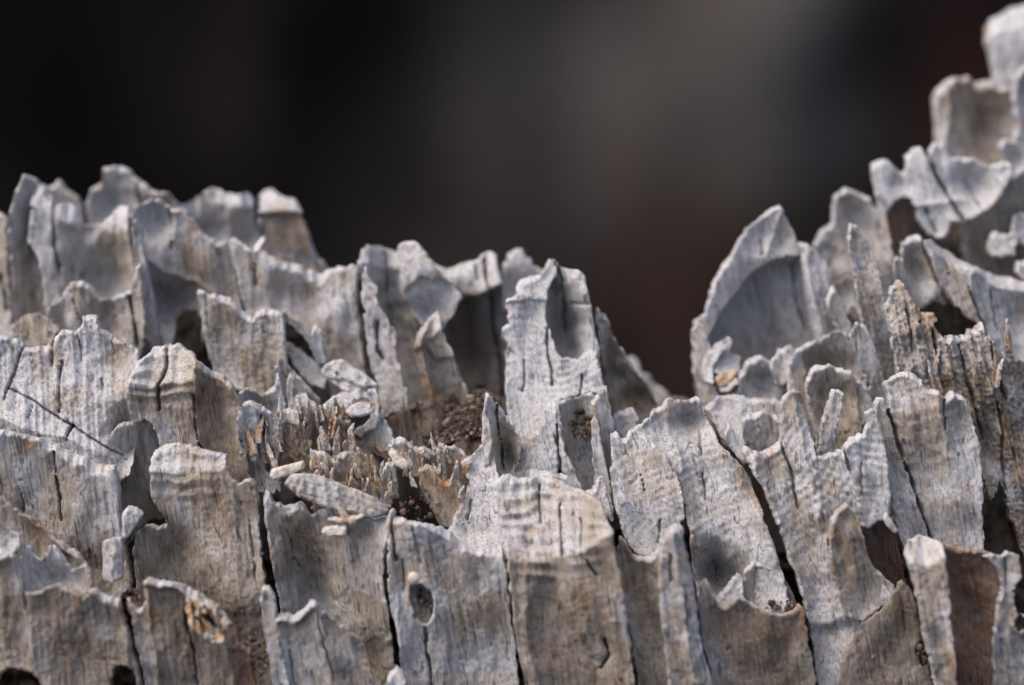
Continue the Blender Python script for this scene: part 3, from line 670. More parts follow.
sp('front_wall', [(698, 604), (700, 588), (706, 578), (711, 588), (717, 601), (724, 602), (734, 597), (744, 598), (756, 606), (768, 613), (782, 615), (794, 612), (800, 604), (804, 610), (809, 642), (816, 680), (824, 760),
                  (716, 760), (710, 668), (702, 642)],
   z=-14, lean=10, yaw=3, t=8, tone=0.66, stain=0.2, silver=0.45, lip=(5, 1.4), stains=[(775, 640, 12, 12, 0.35), (730, 660, 16, 20, 0.2)], bumps=[(750, 650, 30, 40, 1.2), (785, 660, 10, 30, -1.2)])
sp('front_cup', [(740, 606), (744, 572), (751, 562), (762, 561), (776, 566), (786, 582), (796, 602), (800, 620), (770, 628), (742, 620)], z=-6, lean=8, tone=0.42, t=5, bumps=[(770, 592, 16, 16, -2)])
sp('cup_tongue', [(714, 606), (720, 594), (729, 582), (738, 574), (744, 580), (744, 598), (736, 606), (724, 610)], z=-11, lean=42, tone=0.0, t=5)
sp('splinter', [(724, 434), (727, 423), (731, 425), (737, 434), (746, 446), (752, 462), (744, 466), (733, 452)], z=2, lean=14, yaw=-15, tone=0.12, t=3, lip=(3, 0.8))

# ---- front row, right
sp('ring_pillar', [(742, 452), (745, 446), (753, 449), (762, 452), (770, 448), (781, 441), (781, 420), (780, 403), (786, 395), (794, 390), (801, 395), (806, 415), (813, 440), (817, 455), (825, 455), (840, 449), (847, 456),
                   (853, 472), (858, 498), (862, 528), (868, 560), (885, 585), (900, 610), (890, 640), (870, 660), (850, 700), (850, 760), (828, 760), (820, 690), (810, 632), (799, 590), (787, 552), (776, 520), (765, 492), (754, 472)],
   z=-7, anchor=(805, 500), lean=26, yaw=-4, t=10, tone=0.14, silver=0.1, stain=0.12, rings=[(52, 9, 0.36, 0.5, 790, 480, 80), (118, 8, 0.3, 0.2, 836, 480, 40)],
   ridges=[([(793, 392), (804, 450), (822, 520), (832, 560)], 6, 1.8), ([(752, 460), (772, 505), (800, 585), (815, 650)], 4, 1.2)], bumps=[(770, 470, 8, 24, -2.0), (820, 640, 16, 40, -1.8), (812, 560, 10, 50, -1.2)],
   cracks=[([(781, 440), (790, 472), (800, 510)], 1.1, 2)], stains=[(770, 446, 6, 5, 0.8), (840, 640, 24, 20, 0.3)],
   steps=[([(790, 630), (830, 628), (870, 612), (900, 600)], 14, -2)], lip=(4, 1.0))
sp('pillar_pad', [(829, 548), (831, 520), (836, 510), (845, 503), (855, 510), (858, 530), (868, 556), (881, 574), (893, 585), (896, 602), (880, 606), (862, 622), (845, 616), (836, 585)],
   z=-12, lean=10, yaw=6, t=6, tone=0.58, stain=0.5, stains=[(848, 555, 12, 36, 0.5)], bumps=[(848, 550, 10, 40, 1.4)], silver=0.3)
sp('pillar_plate', [(842, 456), (844, 445), (851, 437), (864, 433), (867, 422), (865, 413), (870, 407), (875, 411), (880, 422), (884, 442), (888, 470), (891, 502), (889, 522), (878, 520), (870, 528), (861, 526), (856, 505), (850, 474)],
   z=-9, lean=22, yaw=6, t=5, tone=0.14, silver=0.2, rings=[(100, 9, 0.4, 0.2, 866, 470, 44)], cracks=[([(843, 448), (850, 470), (856, 500), (860, 522)], 1.5, 3), ([(862, 460), (862, 495)], 0.9, 1.2)],
   stains=[(865, 490, 10, 14, 0.25)], lip=(4, 1.2))
sp('hollow_back', [(852, 512), (866, 515), (884, 510), (896, 530), (906, 580), (900, 605), (880, 600), (862, 560)], z=-2, lean=5, tone=0.6, t=5, mat='red_wood')
sp('front_wall', [(836, 720), (842, 665), (862, 624), (886, 606), (902, 580), (912, 592), (922, 632), (934, 690), (944, 760), (834, 760)],
   z=-10.5, lean=10, yaw=8, t=7, tone=0.62, stain=0.1, bumps=[(880, 660, 24, 30, -1.5)], silver=0.0, flare=0.0, crest=(0.5, 0.05), holes=[[(914, 650), (920, 640), (928, 645), (930, 662), (922, 668)]])
sp('tall_post', [(874, 420), (873, 410), (878, 397), (882, 398), (888, 408), (889, 396), (885, 384), (893, 377), (903, 371), (913, 374), (920, 380), (928, 389), (938, 391), (945, 398), (952, 392), (961, 396), (969, 406), (976, 432), (981, 460),
                 (983, 482), (982, 512), (985, 552), (990, 585), (940, 580), (906, 560), (895, 520), (888, 480), (880, 440)],
   z=-4, anchor=(925, 460), lean=20, yaw=-2, t=10, tone=0.42, silver=0.25, stain=0.2, cracks=[([(888, 410), (895, 432), (905, 462), (918, 500), (932, 540)], 1.6, 3.5), ([(944, 400), (946, 430)], 1.4, 2.5)],
   ridges=[([(936, 394), (944, 440), (952, 500)], 8, 1.4)], bumps=[(965, 440, 10, 36, -1.5), (914, 420, 10, 30, 0.9)], rings=[(80, 13, 0.3, 0.4, 925, 430, 60)], stains=[(922, 415, 8, 16, 0.3), (960, 490, 14, 24, 0.25)], lip=(4, 1.1))
sp('post_strip', [(906, 556), (911, 541), (925, 537), (942, 543), (945, 560), (948, 590), (950, 622), (953, 652), (956, 684), (964, 760), (942, 760), (936, 690), (926, 642), (914, 585)],
   z=-21, lean=12, yaw=-14, t=7, tone=0.40, rough=1.6, facets=[([(906, 560), (925, 568), (945, 556)], 0.3)], steps=[([(906, 556), (925, 550), (945, 545)], 4, 0.8)], stains=[(928, 600, 10, 30, 0.5)], fibre=2)
sp('post_panel', [(938, 552), (942, 544), (956, 548), (990, 553), (1000, 572), (1002, 620), (1004, 690), (1006, 760), (944, 760), (942, 640)], z=-15, lean=9, yaw=4, t=6, tone=0.5, mat='red_wood', bumps=[(970, 620, 18, 60, -2.5)], fibre=0.6)
sp('post_strip', [(984, 556), (992, 554), (1001, 557), (1008, 551), (1017, 556), (1021, 576), (1012, 590), (1016, 612), (1030, 618), (1050, 622), (1090, 630), (1090, 760), (998, 760), (995, 690), (993, 640), (997, 602), (1003, 586), (996, 566)],
   z=-19, lean=11, yaw=4, t=6, tone=0.44, rough=1.4, stain=0.15, cracks=[([(1004, 558), (1006, 585)], 1, 1.5)], holes=[[(1012, 622), (1018, 614), (1028, 618), (1028, 628), (1016, 630)]])

# ---- right: fibrous shoulder
sp('fibre_shoulder', [(887, 305), (892, 287), (898, 280), (905, 287), (912, 300), (920, 310), (919, 322), (926, 318), (931, 322), (936, 332), (945, 338), (955, 333), (965, 335), (974, 326), (981, 320), (985, 330), (990, 345), (1000, 352), (1010, 355),
                      (1026, 362), (1090, 390), (1090, 600), (1030, 590), (1022, 555), (1008, 505), (1000, 480), (990, 500), (978, 470), (975, 432), (965, 415), (940, 410), (915, 400), (898, 376), (891, 342)],
   z=8, anchor=(960, 400), lean=24, yaw=2, t=9, tone=0.40, stain=0.3, fibre=5, rough=2.2, jag=1.7, silver=0.3,
   cracks=[([(958, 345), (966, 380), (974, 410), (984, 440)], 1.6, 3), ([(930, 330), (938, 365)], 1.3, 2.5), ([(990, 350), (1000, 385), (1006, 400)], 1.4, 3), ([(996, 402), (1004, 440), (1006, 490)], 1.5, 3), ([(905, 310), (912, 350)], 1.2, 2)],
   ridges=[([(985, 335), (1000, 372), (1016, 420)], 5, 1.6), ([(940, 340), (960, 400)], 5, 1.2), ([(912, 305), (926, 360)], 4, 1)], stains=[(1010, 440, 8, 34, 0.7), (935, 325, 6, 12, 0.4), (950, 375, 8, 20, 0.35)], bumps=[(1040, 460, 30, 60, -3), (990, 450, 10, 30, -2)])
sp('spike', [(850, 250), (847, 232), (851, 222), (857, 226), (865, 238), (872, 250), (876, 266), (881, 286), (886, 302), (892, 332), (898, 372), (896, 410), (880, 390), (870, 352), (862, 320), (857, 290)],
   z=20, lean=14, yaw=20, t=4, tone=0.2, fibre=2, stains=[(876, 320, 4, 8, 0.6)])

# ---- right: shell
sp('shell', [(692, 335), (694, 320), (704, 314), (709, 300), (712, 285), (722, 265), (734, 250), (740, 238), (746, 230), (760, 218), (772, 207), (780, 205), (785, 212), (790, 225), (797, 240), (806, 243), (816, 251),
             (826, 262), (830, 290), (842, 320), (856, 345), (860, 420), (800, 450), (730, 450), (704, 412), (693, 372)],
   z=30, anchor=(760, 320), lean=20, yaw=4, t=7, tone=0.18, silver=0.15, stain=0.04, lip=(5, 1.3),
   steps=[([(692, 400), (704, 350), (722, 312), (735, 296), (750, 276), (770, 263), (786, 259), (800, 257), (812, 330), (830, 400)], 5, -9)], bumps=[(765, 330, 30, 50, -2.2), (745, 350, 8, 30, 1.4), (785, 320, 6, 40, 1.2), (820, 310, 10, 40, 2.0), (768, 240, 24, 14, -1.0)],
   ridges=[([(782, 210), (776, 236), (764, 258)], 6, 1.4), ([(806, 250), (812, 300), (824, 340)], 4, 1.6)], cracks=[([(760, 240), (762, 256)], 1, 1.6), ([(795, 262), (800, 300), (808, 330)], 1.2, 2)], stains=[(761, 272, 4, 4, 1.0)])
sp('shell_strip', [(692, 345), (692, 330), (698, 322), (706, 330), (712, 352), (716, 380), (724, 420), (712, 425), (698, 398), (694, 370)], z=26, lean=14, yaw=-20, tone=0.25, t=4)
sp('shell_lobe', [(704, 362), (712, 350), (724, 343), (733, 338), (730, 352), (742, 356), (738, 372), (722, 376), (712, 372)], z=25, lean=45, tone=0.05, t=4)
sp('shell_flake', [(714, 378), (722, 372), (734, 370), (738, 374), (728, 384), (719, 388)], z=22, lean=20, tone=0.6, t=2, mat='pale_wood', stain=1.0, stains=[(726, 378, 20, 20, 1.0)], jag=0.5)
sp('shell_flake', [(718, 388), (728, 382), (737, 377), (738, 383), (728, 392), (720, 392)], z=21.5, lean=40, tone=0.0, t=2, jag=0.5)
sp('shell_lobe', [(734, 400), (738, 374), (748, 358), (760, 354), (772, 362), (784, 378), (800, 398), (802, 412), (736, 412)], z=23, lean=4, yaw=10, tone=0.5, silver=0.7, t=4, bumps=[(762, 382, 16, 14, -2)])
sp('shell_lobe', [(786, 378), (792, 358), (797, 349), (806, 344), (820, 338), (836, 330), (846, 330), (851, 340), (861, 360), (868, 380), (872, 420), (806, 420), (790, 400)], z=19, lean=14, tone=0.45, silver=0.7, t=4, bumps=[(830, 370, 26, 22, -4)],
   ridges=[([(803, 350), (806, 375)], 3, 1.4)], stains=[(800, 385, 8, 10, 0.5)])
sp('shell_lobe', [(806, 385), (808, 373), (814, 366), (826, 364), (838, 367), (850, 371), (860, 382), (868, 395), (876, 405), (882, 430), (878, 460), (818, 460), (812, 420)], z=12, lean=14, yaw=-6, tone=0.4, silver=0.7, t=4, bumps=[(835, 405, 22, 26, -3)],
   ridges=[([(850, 372), (856, 400), (862, 430)], 4, 1.6)])
sp('shell_slope', [(706, 408), (716, 397), (730, 395), (752, 397), (782, 400), (790, 412), (792, 450), (752, 455), (722, 440)], z=15, lean=42, tone=0.12, t=5, silver=0.1)
sp('shell_block', [(742, 420), (748, 413), (757, 413), (765, 409), (777, 415), (784, 428), (786, 465), (760, 470), (746, 462)], z=9, lean=12, tone=0.25, t=5)
sp('splinter', [(817, 452), (821, 424), (827, 402), (832, 389), (838, 388), (844, 393), (842, 402), (837, 428), (833, 460)], z=4, lean=16, yaw=-25, tone=0.12, t=3, lip=(3, 0.9), ridges=[([(836, 392), (826, 450)], 3, 0.8)])

# ---- right: upper crown
sp('crown_wall', [(986, 40), (989, 25), (995, 16), (1006, 10), (1020, 3), (1090, -10), (1090, 110), (1000, 105), (994, 78), (992, 55)], z=62, lean=22, yaw=-6, tone=0.12, t=10, lip=(8, 2.4), facets=[([(985, 36), (1090, 20)], 0.35)])
sp('crown_wall', [(935, 104), (937, 89), (945, 82), (955, 77), (968, 76), (978, 81), (986, 79), (994, 82), (1004, 88), (1030, 90), (1030, 175), (990, 180), (950, 170), (938, 145), (936, 122)],
   z=58, lean=16, yaw=8, tone=0.32, crest=(8, 0.3), t=9, lip=(6, 1.8), ridges=[([(945, 84), (950, 105), (943, 150)], 7, 2.4)], bumps=[(985, 125, 22, 34, -4)])
sp('crown_blade', [(998, 144), (1006, 138), (1014, 140), (1018, 122), (1014, 100), (1016, 78), (1024, 66), (1060, 50), (1090, 50), (1090, 240), (1030, 230), (1014, 180)], z=49, lean=18, yaw=-4, tone=0.22, t=8, bumps=[(1045, 120, 20, 40, -4), (1016, 160, 10, 14, -2)], lip=(5, 1.5))
sp('crown_shade', [(962, 225), (985, 208), (1000, 190), (1011, 174), (1022, 168), (1090, 178), (1090, 320), (1000, 310), (965, 260)], z=46, lean=6, yaw=12, tone=0.55, t=8)
sp('crown_shade', [(876, 220), (886, 208), (900, 196), (914, 200), (925, 220), (945, 240), (952, 280), (900, 285), (884, 255)], z=46, lean=6, yaw=6, tone=0.6, t=6, mat='red_wood')
sp('crown_plate', [(870, 170), (872, 163), (880, 160), (888, 160), (895, 168), (902, 172), (907, 168), (906, 155), (912, 148), (920, 147), (925, 155), (930, 160), (929, 150), (933, 143), (940, 142), (948, 148), (951, 158), (962, 157), (975, 158),
                   (984, 164), (992, 166), (1002, 162), (1010, 163), (1014, 172), (1007, 185), (1000, 196), (993, 206), (984, 213), (973, 219), (960, 222), (950, 222), (949, 232), (941, 240), (928, 234), (918, 220), (916, 210), (911, 200), (904, 197),
                   (897, 200), (890, 208), (884, 214), (879, 206), (874, 188)],
   z=40, anchor=(930, 195), lean=30, yaw=-4, t=5, tone=0.06, silver=0.1, stain=0.03, bumps=[(900, 185, 12, 14, -1.5), (975, 185, 18, 16, -2.5)], cracks=[([(928, 152), (936, 172), (948, 195), (964, 221)], 2.2, 5), ([(925, 208), (938, 232)], 1.2, 2.5), ([(966, 178), (978, 205)], 1.1, 2)],
   ridges=[([(916, 208), (950, 200), (990, 200)], 5, 1.0)], lip=(5, 1.4))
sp('crown_edge', [(876, 192), (880, 200), (885, 212), (889, 228), (893, 252), (892, 268), (886, 262), (881, 232)], z=37, lean=10, yaw=-30, tone=0.35, t=4, stains=[(886, 225, 5, 20, 0.5)])
sp('crown_lobe', [(814, 245), (822, 229), (832, 223), (833, 206), (835, 195), (846, 188), (858, 191), (870, 198), (878, 210), (885, 232), (893, 258), (898, 300), (880, 330), (850, 320), (830, 300), (818, 268)],
   z=44, lean=18, yaw=4, tone=0.28, t=8, lip=(8, 2.4), bumps=[(862, 225, 16, 26, -3), (845, 272, 14, 16, 2.5), (825, 240, 9, 10, 1.5)], stains=[(836, 222, 5, 8, 0.5), (870, 230, 12, 20, 0.25)])
sp('crown_lobe', [(826, 300), (836, 282), (850, 275), (862, 285), (872, 300), (880, 330), (880, 380), (850, 380), (838, 345)], z=32, lean=22, tone=0.14, t=6, holes=[[(846, 318), (852, 306), (860, 318), (864, 338), (856, 336)]])
sp('crown_cube', [(988, 252), (989, 236), (994, 232), (1008, 235), (1014, 229), (1017, 240), (1014, 255), (1002, 258), (993, 256)], z=38, lean=24, yaw=-10, tone=0.08, t=6, lip=(4, 1.2))
sp('crown_cube', [(1012, 232), (1013, 217), (1022, 214), (1050, 218), (1050, 250), (1022, 246)], z=39, lean=24, tone=0.15, t=6)
sp('crown_cube', [(1015, 272), (1017, 262), (1026, 259), (1060, 262), (1060, 285), (1022, 280)], z=33, lean=30, tone=0.08, t=6)
sp('side_plate', [(901, 252), (903, 243), (910, 236), (919, 233), (923, 245), (928, 264), (936, 281), (946, 296), (952, 305), (946, 330), (915, 325), (905, 300), (900, 280)],
   z=29, lean=16, yaw=12, t=5, tone=0.20, bumps=[(918, 270, 10, 20, -2.5), (932, 300, 12, 8, 1.5)], lip=(4, 1.2))
sp('side_plate', [(925, 248), (926, 240), (935, 240), (945, 248), (955, 252), (962, 258), (976, 266), (990, 270), (1000, 275), (1012, 276), (1026, 281), (1090, 295), (1090, 420), (1030, 395), (1008, 375), (990, 345), (976, 325), (964, 316), (954, 304), (943, 286), (934, 266)],
   z=24, anchor=(985, 300), lean=18, yaw=6, t=7, tone=0.22, facets=[([(926, 244), (945, 262), (970, 272), (1000, 288), (1030, 292), (1090, 296)], 0.55)], cracks=[([(967, 284), (976, 308), (988, 335)], 1.5, 3), ([(945, 252), (950, 275)], 1, 2), ([(992, 292), (998, 330)], 1, 2)],
   ridges=[([(970, 274), (972, 300), (990, 340)], 5, 1.4)], stains=[(983, 286, 5, 5, 0.5), (1005, 330, 16, 20, 0.2)], lip=(4, 1.0), bumps=[(1018, 330, 16, 30, -2)])
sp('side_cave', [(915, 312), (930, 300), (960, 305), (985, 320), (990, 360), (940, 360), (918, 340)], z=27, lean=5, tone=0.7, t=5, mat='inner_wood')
sp('side_flake', [(920, 322), (921, 311), (932, 313), (936, 320), (928, 328)], z=13, lean=20, tone=0.6, t=2, stain=1, stains=[(927, 318, 14, 14, 1.0)], mat='pale_wood')

sp('torn_end', [(184, 598), (198, 601), (212, 608), (225, 616), (230, 623), (224, 630), (226, 640), (212, 643), (200, 636), (190, 622)], z=-23.5, lean=22, tone=0.3, t=3, fibre=6, rough=2.0, jag=1.8, stain=1.0,
   mat='pale_wood', stains=[(208, 622, 18, 16, 0.9)], holes=[[(202, 615), (210, 613), (220, 621), (222, 627), (211, 625)]], cracks=[([(192, 606), (206, 632)], 1.4, 2), ([(206, 606), (222, 634)], 1.4, 2)])
sp('shell_rim', [(702, 368), (705, 353), (715, 344), (728, 337), (733, 341), (722, 352), (714, 365), (713, 386), (704, 382)], z=23, lean=34, yaw=-20, tone=0.0, t=3)
sp('shell_rim', [(768, 366), (778, 350), (790, 345), (797, 352), (791, 370), (783, 388), (774, 384)], z=22, lean=18, yaw=25, tone=0.2, t=3)
sp('shell_rim', [(850, 336), (856, 322), (865, 326), (874, 342), (882, 368), (890, 398), (878, 412), (864, 376)], z=16, lean=14, yaw=20, tone=0.25, t=3)
sp('shell_rim', [(826, 300), (832, 284), (838, 290), (846, 312), (852, 336), (846, 344), (834, 326)], z=24, lean=14, yaw=15, tone=0.2, t=3)
sp('crown_sliver', [(893, 268), (896, 252), (903, 262), (908, 284), (910, 306), (902, 310), (896, 292)], z=26, lean=14, yaw=20, tone=0.3, t=3)

# ---- torn fibres standing in the hollow and along broken edges
rs = random.Random(5)
def shards(n, x0, x1, y0, y1, zof, hmin, hmax, tone=0.5, stain=0.6):
    for i in range(n):
        x = rs.uniform(x0, x1); y = rs.uniform(y0, y1)
        hh = rs.uniform(hmin, hmax); ww = rs.uniform(3.2, 9.0); tl = rs.uniform(-0.2, 0.35)
        a, b = rs.uniform(0.45, 0.8), rs.uniform(0.4, 0.75)
        k = rs.uniform(-0.45, 0.45)
        poly = [(x - ww * 0.5, y), (x - ww * 0.5 - tl * hh * a, y - hh * a), (x + ww * (k - 0.12) - tl * hh * 0.97, y - hh * 0.97), (x + ww * (k + 0.12) - tl * hh, y - hh),
                (x + ww * 0.42 - tl * hh * b, y - hh * b), (x + ww * 0.6, y)]
        sp('splinter', poly, z=zof(x, y) + rs.uniform(-1.5, 0.5), lean=rs.uniform(0, 30), yaw=rs.uniform(-45, 45), t=rs.uniform(1.0, 2.2), tone=tone + rs.uniform(-0.25, 0.35), stain=stain * rs.random(),
           stains=[(x - tl * hh * 0.3, y - hh * 0.3, ww, hh * 0.4, rs.choice((0, 0.5, 0.8, 1.2)))], fibre=2.5, jag=0.3, flare=0.0, h=1.0, rough=0.4, crest=(1.5, 0.3))
shards(16, 244, 282, 425, 478, lambda x, y: 2.5 - (y - 440) * 0.05, 18, 38, 0.40, 0.7)
shards(26, 282, 360, 415, 470, lambda x, y: 5.0 - (y - 440) * 0.13, 12, 34, 0.55, 0.9)
shards(22, 312, 392, 468, 506, lambda x, y: 0.5 - (y - 480) * 0.18, 12, 26, 0.55, 0.9)
shards(22, 392, 470, 452, 500, lambda x, y: 1.5 - (y - 470) * 0.12, 12, 28, 0.50, 0.9)
shards(8, 196, 228, 612, 640, lambda x, y: -23.5, 8, 16, 0.5, 1.0)
shards(8, 930, 1010, 350, 400, lambda x, y: 6.0 - (y - 380) * 0.1, 20, 45, 0.30, 0.4)

# ------------------------------------------------------------------ loose chips lying in the pockets
def chip(poly, label, group='loose wood chips in the hollow', **k):
    for a, v in (('jag', 0.35), ('flare', 0.0), ('rough', 0.45), ('crest', (2.5, 0.35)), ('mat', 'chip_wood')):
        k.setdefault(a, v)
    o = slab('wood_chip', poly, **k)
    tag(o, label, 'wood chip', group)
    return o
chip([(321, 371), (326, 364), (333, 360), (341, 359), (352, 366), (366, 375), (379, 386), (374, 397), (356, 401), (340, 389), (326, 378)], 'thick grey wood chip with two pale bands wedged highest in the hollow',
     z=12, lean=40, yaw=-15, t=5, tone=0.14, rings=[(35, 13, 0.7, 0.0, 345, 378, 40)], lip=(4, 1.3), fibre=2, steps=[([(321, 378), (345, 380), (365, 388), (380, 386)], 4, -1.0)])
chip([(322, 406), (333, 396), (345, 390), (357, 396), (349, 409), (334, 418)], 'small flat pale grey chip just below the banded chip', z=11, lean=45, yaw=10, t=3, tone=0.0, fibre=2.5)
chip([(345, 412), (350, 405), (360, 402), (372, 403), (378, 407), (374, 414), (362, 418), (350, 418)], 'rounded pale chip cradled by the hooked rim of the hollow', z=6, lean=35, t=4, tone=0.1, lip=(7, 2.2), jag=0.4)
chip([(269, 476), (271, 469), (286, 465), (303, 461), (305, 467), (293, 474), (274, 481)], 'short pale straw-coloured chip beside the left end of the long chip', z=-10, lean=35, t=2.5, tone=0.25, mat='pale_wood', lip=(4, 1.1), fibre=2)
chip([(284, 484), (290, 475), (304, 473), (320, 476), (340, 484), (360, 491), (376, 498), (389, 511), (376, 517), (350, 513), (320, 506), (299, 497)], 'long dark grey chip with pale ribbed left end lying across the hollow',
     z=-13, lean=38, yaw=8, t=4, tone=0.5, rings=[(20, 9, 0.7, 0.0, 300, 485, 24)], fibre=3.0, steps=[([(284, 480), (300, 476), (325, 482), (360, 496), (390, 510)], 5, 0.6)], lip=(4, 1.4))
chip([(387, 453), (391, 447), (402, 456), (412, 465), (404, 471), (395, 465)], 'small white chip leaning on the brown rim of the hollow', z=-6, lean=30, yaw=-15, t=2.5, tone=0.0, mat='pale_wood', lip=(3, 0.8), fibre=2)
chip([(322, 533), (323, 528), (333, 525), (346, 525), (346, 536), (330, 537)], 'pale pinkish chip stuck to the front wall beneath the long chip', z=-16, lean=30, t=2, tone=0.2, mat='pale_wood', lip=(3, 0.9), jag=0.5)
chip([(325, 518), (334, 516), (341, 518), (336, 506), (341, 504), (349, 516), (364, 512), (366, 516), (352, 524), (340, 523), (328, 522)], 'forked orange-tipped sliver on the edge below the long chip', z=-15, lean=35, t=1.6, tone=0.3, mat='pale_wood', stains=[(342, 512, 8, 8, 1.0)], lip=(2, 0.6), jag=0.4)
chip([(883, 518), (886, 512), (892, 520), (898, 530), (896, 534), (888, 528)], 'tiny brown sliver at the mouth of the dark right-hand hole', group=None, z=-14, lean=20, t=1.6, tone=0.4, lip=(2.5, 0.6), jag=0.3)

print('slab triangles', TRI[0])

# ------------------------------------------------------------------ seed, crumbs
def lumps(name, spots, label, cat, kind, parent=None, mat='wood_crumbs', seed=1, z=0.0, size=(0.10, 0.5), lean=60):
    rnd = random.Random(seed)
    V, F = [], []
    base = [Vector(v) for v in ((0, 0, 1), (.894, 0, .447), (.276, .851, .447), (-.724, .526, .447), (-.724, -.526, .447), (.276, -.851, .447),
                                (.724, .526, -.447), (-.276, .851, -.447), (-.894, 0, -.447), (-.276, -.851, -.447), (.724, -.526, -.447), (0, 0, -1))]
    fc = [(0, 1, 2), (0, 2, 3), (0, 3, 4), (0, 4, 5), (0, 5, 1), (1, 6, 2), (2, 7, 3), (3, 8, 4), (4, 9, 5), (5, 10, 1), (6, 7, 2), (7, 8, 3), (8, 9, 4), (9, 10, 5), (10, 6, 1),
          (11, 7, 6), (11, 8, 7), (11, 9, 8), (11, 10, 9), (11, 6, 10)]
    for (px, py, rx, ry, n, zz) in spots:
        for i in range(n):
            a = rnd.random() * 6.283; q = math.sqrt(rnd.random())
            x, y = px + rx * q * math.cos(a), py + ry * q * math.sin(a)
            c = Vector(CAM + ray(x, y) * (FD + (zz + (py - y) * 0.14 + rnd.uniform(-.4, .6)) / 1000))
            s = rnd.uniform(*size) / 1000 * rnd.choice((0.5, 0.6, 0.8, 1, 1, 1.2, 2.0))
            sc = Vector((rnd.uniform(.7, 1.4), rnd.uniform(.6, 1.1), rnd.uniform(.5, .9)))
            rot = Vector((rnd.random() * 6, rnd.random() * 6, rnd.random() * 6))
            from mathutils import Euler
            R = Euler(rot).to_matrix()
            b = len(V)
            for v in base:
                k = s * rnd.uniform(.8, 1.2)
                V.append(c + R @ Vector((v.x * sc.x * k, v.y * sc.y * k, v.z * sc.z * k)))
            F += [(p + b, q2 + b, r + b) for p, q2, r in fc]
    org = sum(V, Vector()) / len(V)
    me = bpy.data.meshes.new(name)
    me.from_pydata([v - org for v in V], [], F)
    me.materials.append(MATS[mat])
    o = bpy.data.objects.new(name, me); COL.objects.link(o); o.location = org
    tag(o, label, cat, kind=kind)
    return o

lumps('wood_dust', [(437, 424, 54, 20, 2200, 16.5), (480, 415, 18, 22, 600, 16.5)], 'brown crumbly wood dust filling the rear hollow', 'wood dust', 'stuff', seed=3)
lumps('wood_dust', [(583, 424, 12, 16, 70, 11)], 'brown frass pellets in the cup of the tall pillar', 'wood dust', 'stuff', seed=4, size=(0.3, 0.8))
lumps('wood_dust', [(780, 606, 16, 6, 60, -10)], 'dark brown pellets in the small front cup', 'wood dust', 'stuff', seed=5)
lumps('wood_dust', [(258, 655, 16, 22, 160, -15)], 'dark brown crumbs between the lower front posts', 'wood dust', 'stuff', seed=6)
lumps('wood_dust', [(420, 507, 22, 14, 60, -2), (425, 492, 10, 12, 20, 0), (421, 604, 10, 16, 40, -12.5)], 'dark crumbs under the brown flap and in the oval knot hole below it', 'wood dust', 'stuff', seed=7)
lumps('wood_dust', [(132, 600, 8, 12, 60, -17), (1018, 622, 8, 6, 30, -17), (922, 655, 7, 10, 30, -12)], 'dark crumbs caught in the cracks along the front', 'wood dust', 'stuff', seed=8)

def seed_ball(px, py, z, r, label):
    import bmesh
    bm = bmesh.new()
    bmesh.ops.create_icosphere(bm, subdivisions=3, radius=1)
    for v in bm.verts:
        n = float(vnoise(np.array([v.co.x * 1.7 + 5]), np.array([v.co.z * 1.7 + v.co.y]), 9)[0])
        v.co *= 1 + 0.10 * n
        v.co = Vector((v.co.x * r, v.co.y * r * 0.8, v.co.z * r * 1.08)) / 1000
    me = bpy.data.meshes.new('seed'); bm.to_mesh(me); bm.free()
    for p in me.polygons: p.use_smooth = True
    me.materials.append(MATS['seed_coat'])
    o = bpy.data.objects.new('seed', me); COL.objects.link(o)
    o.location = CAM + ray(px, py) * (FD + z / 1000)
    tag(o, label, 'seed')
m = bpy.data.materials.new('seed_coat'); g = G(m); MATS['seed_coat'] = m
geo = g.n('ShaderNodeNewGeometry').outputs['Position']
g.l(g.ramp(g.noise(geo, 500, 3), 0.35, 0.65, c4(0.42, 0.36, 0.24), c4(0.62, 0.57, 0.44)), g.b.inputs['Base Color'])
g.b.inputs['Roughness'].default_value = 0.5
seed_ball(414.5, 578, -15.0, 1.35, 'pale cream round seed above the oval knot hole')

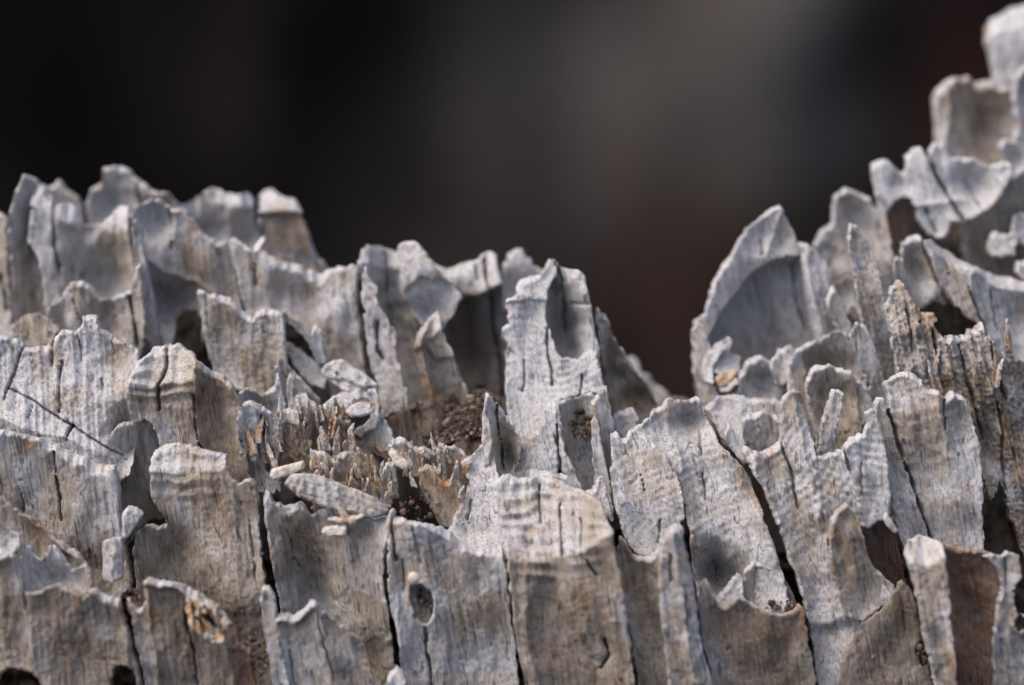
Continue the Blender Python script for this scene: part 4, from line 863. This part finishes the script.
# ------------------------------------------------------------------ old wood far behind, out of focus, shade and lit patches painted in
def backdrop():
    root = bpy.data.objects.new('shade_painted_trunk', None); COL.objects.link(root); root.location = (0, 1.6, 0)
    tag(root, 'trunk behind the stump, shade and lit patches painted in, far out of focus', 'trunk')
    m = bpy.data.materials.new('shade_painted_wood'); g = G(m)
    geo = g.n('ShaderNodeNewGeometry').outputs['Position']
    n = g.noise(g.mapping(geo, (1, 1, 0.35)), 16, 5, 0.6)
    ca = g.n('ShaderNodeAttribute', attribute_name='painted_light').outputs['Color']
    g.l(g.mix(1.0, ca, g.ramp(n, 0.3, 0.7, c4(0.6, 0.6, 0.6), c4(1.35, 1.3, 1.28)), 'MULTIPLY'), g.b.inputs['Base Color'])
    g.b.inputs['Roughness'].default_value = 0.95
    g.b.inputs['Specular IOR Level'].default_value = 0.1
    Y0 = 1.6
    xs = np.linspace(-1.6, 1.6, 150); zs = np.linspace(-1.1, 0.9, 110)
    Xg, Zg = np.meshgrid(xs, zs)
    # screen position of the lit and shaded patches painted on this wall
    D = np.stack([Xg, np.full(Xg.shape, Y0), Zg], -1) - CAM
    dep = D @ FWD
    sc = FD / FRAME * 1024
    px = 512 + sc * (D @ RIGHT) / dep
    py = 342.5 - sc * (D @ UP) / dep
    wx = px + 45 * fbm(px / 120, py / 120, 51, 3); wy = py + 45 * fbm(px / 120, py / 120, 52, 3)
    base = np.array([0.030, 0.0235, 0.022])  # shade over the whole wall, put into its base colour
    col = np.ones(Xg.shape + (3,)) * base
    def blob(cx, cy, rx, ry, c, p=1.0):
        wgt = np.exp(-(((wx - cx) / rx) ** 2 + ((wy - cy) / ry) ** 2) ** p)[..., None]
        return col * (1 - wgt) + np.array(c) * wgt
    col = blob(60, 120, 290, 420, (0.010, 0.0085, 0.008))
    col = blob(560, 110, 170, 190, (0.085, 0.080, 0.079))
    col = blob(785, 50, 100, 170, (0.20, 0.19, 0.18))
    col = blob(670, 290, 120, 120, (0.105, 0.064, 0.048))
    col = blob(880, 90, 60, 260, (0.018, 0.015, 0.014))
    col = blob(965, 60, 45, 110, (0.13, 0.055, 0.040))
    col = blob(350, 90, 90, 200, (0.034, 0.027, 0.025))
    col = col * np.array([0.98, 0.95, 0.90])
    rel = 0.07 * fbm(Xg * 4, Zg * 2, 61, 3) + 0.03 * fbm(Xg * 14, Zg * 6, 62, 2)
    V = np.stack([Xg, Y0 - rel + 0.12 * Xg ** 2 * -1.0, Zg], -1).reshape(-1, 3) - np.array([0, 1.6, 0])
    F = []
    R, Cn = Xg.shape
    for i in range(R - 1):
        for j in range(Cn - 1):
            a = i * Cn + j
            F.append((a, a + 1, a + Cn + 1, a + Cn))
    me = bpy.data.meshes.new('shade_painted_bark'); me.from_pydata(V.tolist(), [], F)
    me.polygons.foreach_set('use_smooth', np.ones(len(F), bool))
    at = me.attributes.new('painted_light', 'FLOAT_COLOR', 'POINT')
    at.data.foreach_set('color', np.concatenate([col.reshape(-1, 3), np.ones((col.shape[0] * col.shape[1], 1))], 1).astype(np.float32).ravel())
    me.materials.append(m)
    o = bpy.data.objects.new('shade_painted_bark', me); COL.objects.link(o); o.parent = root
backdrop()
print('triangles', sum(len(o.data.polygons) for o in bpy.data.objects if o.type == 'MESH') * 2)
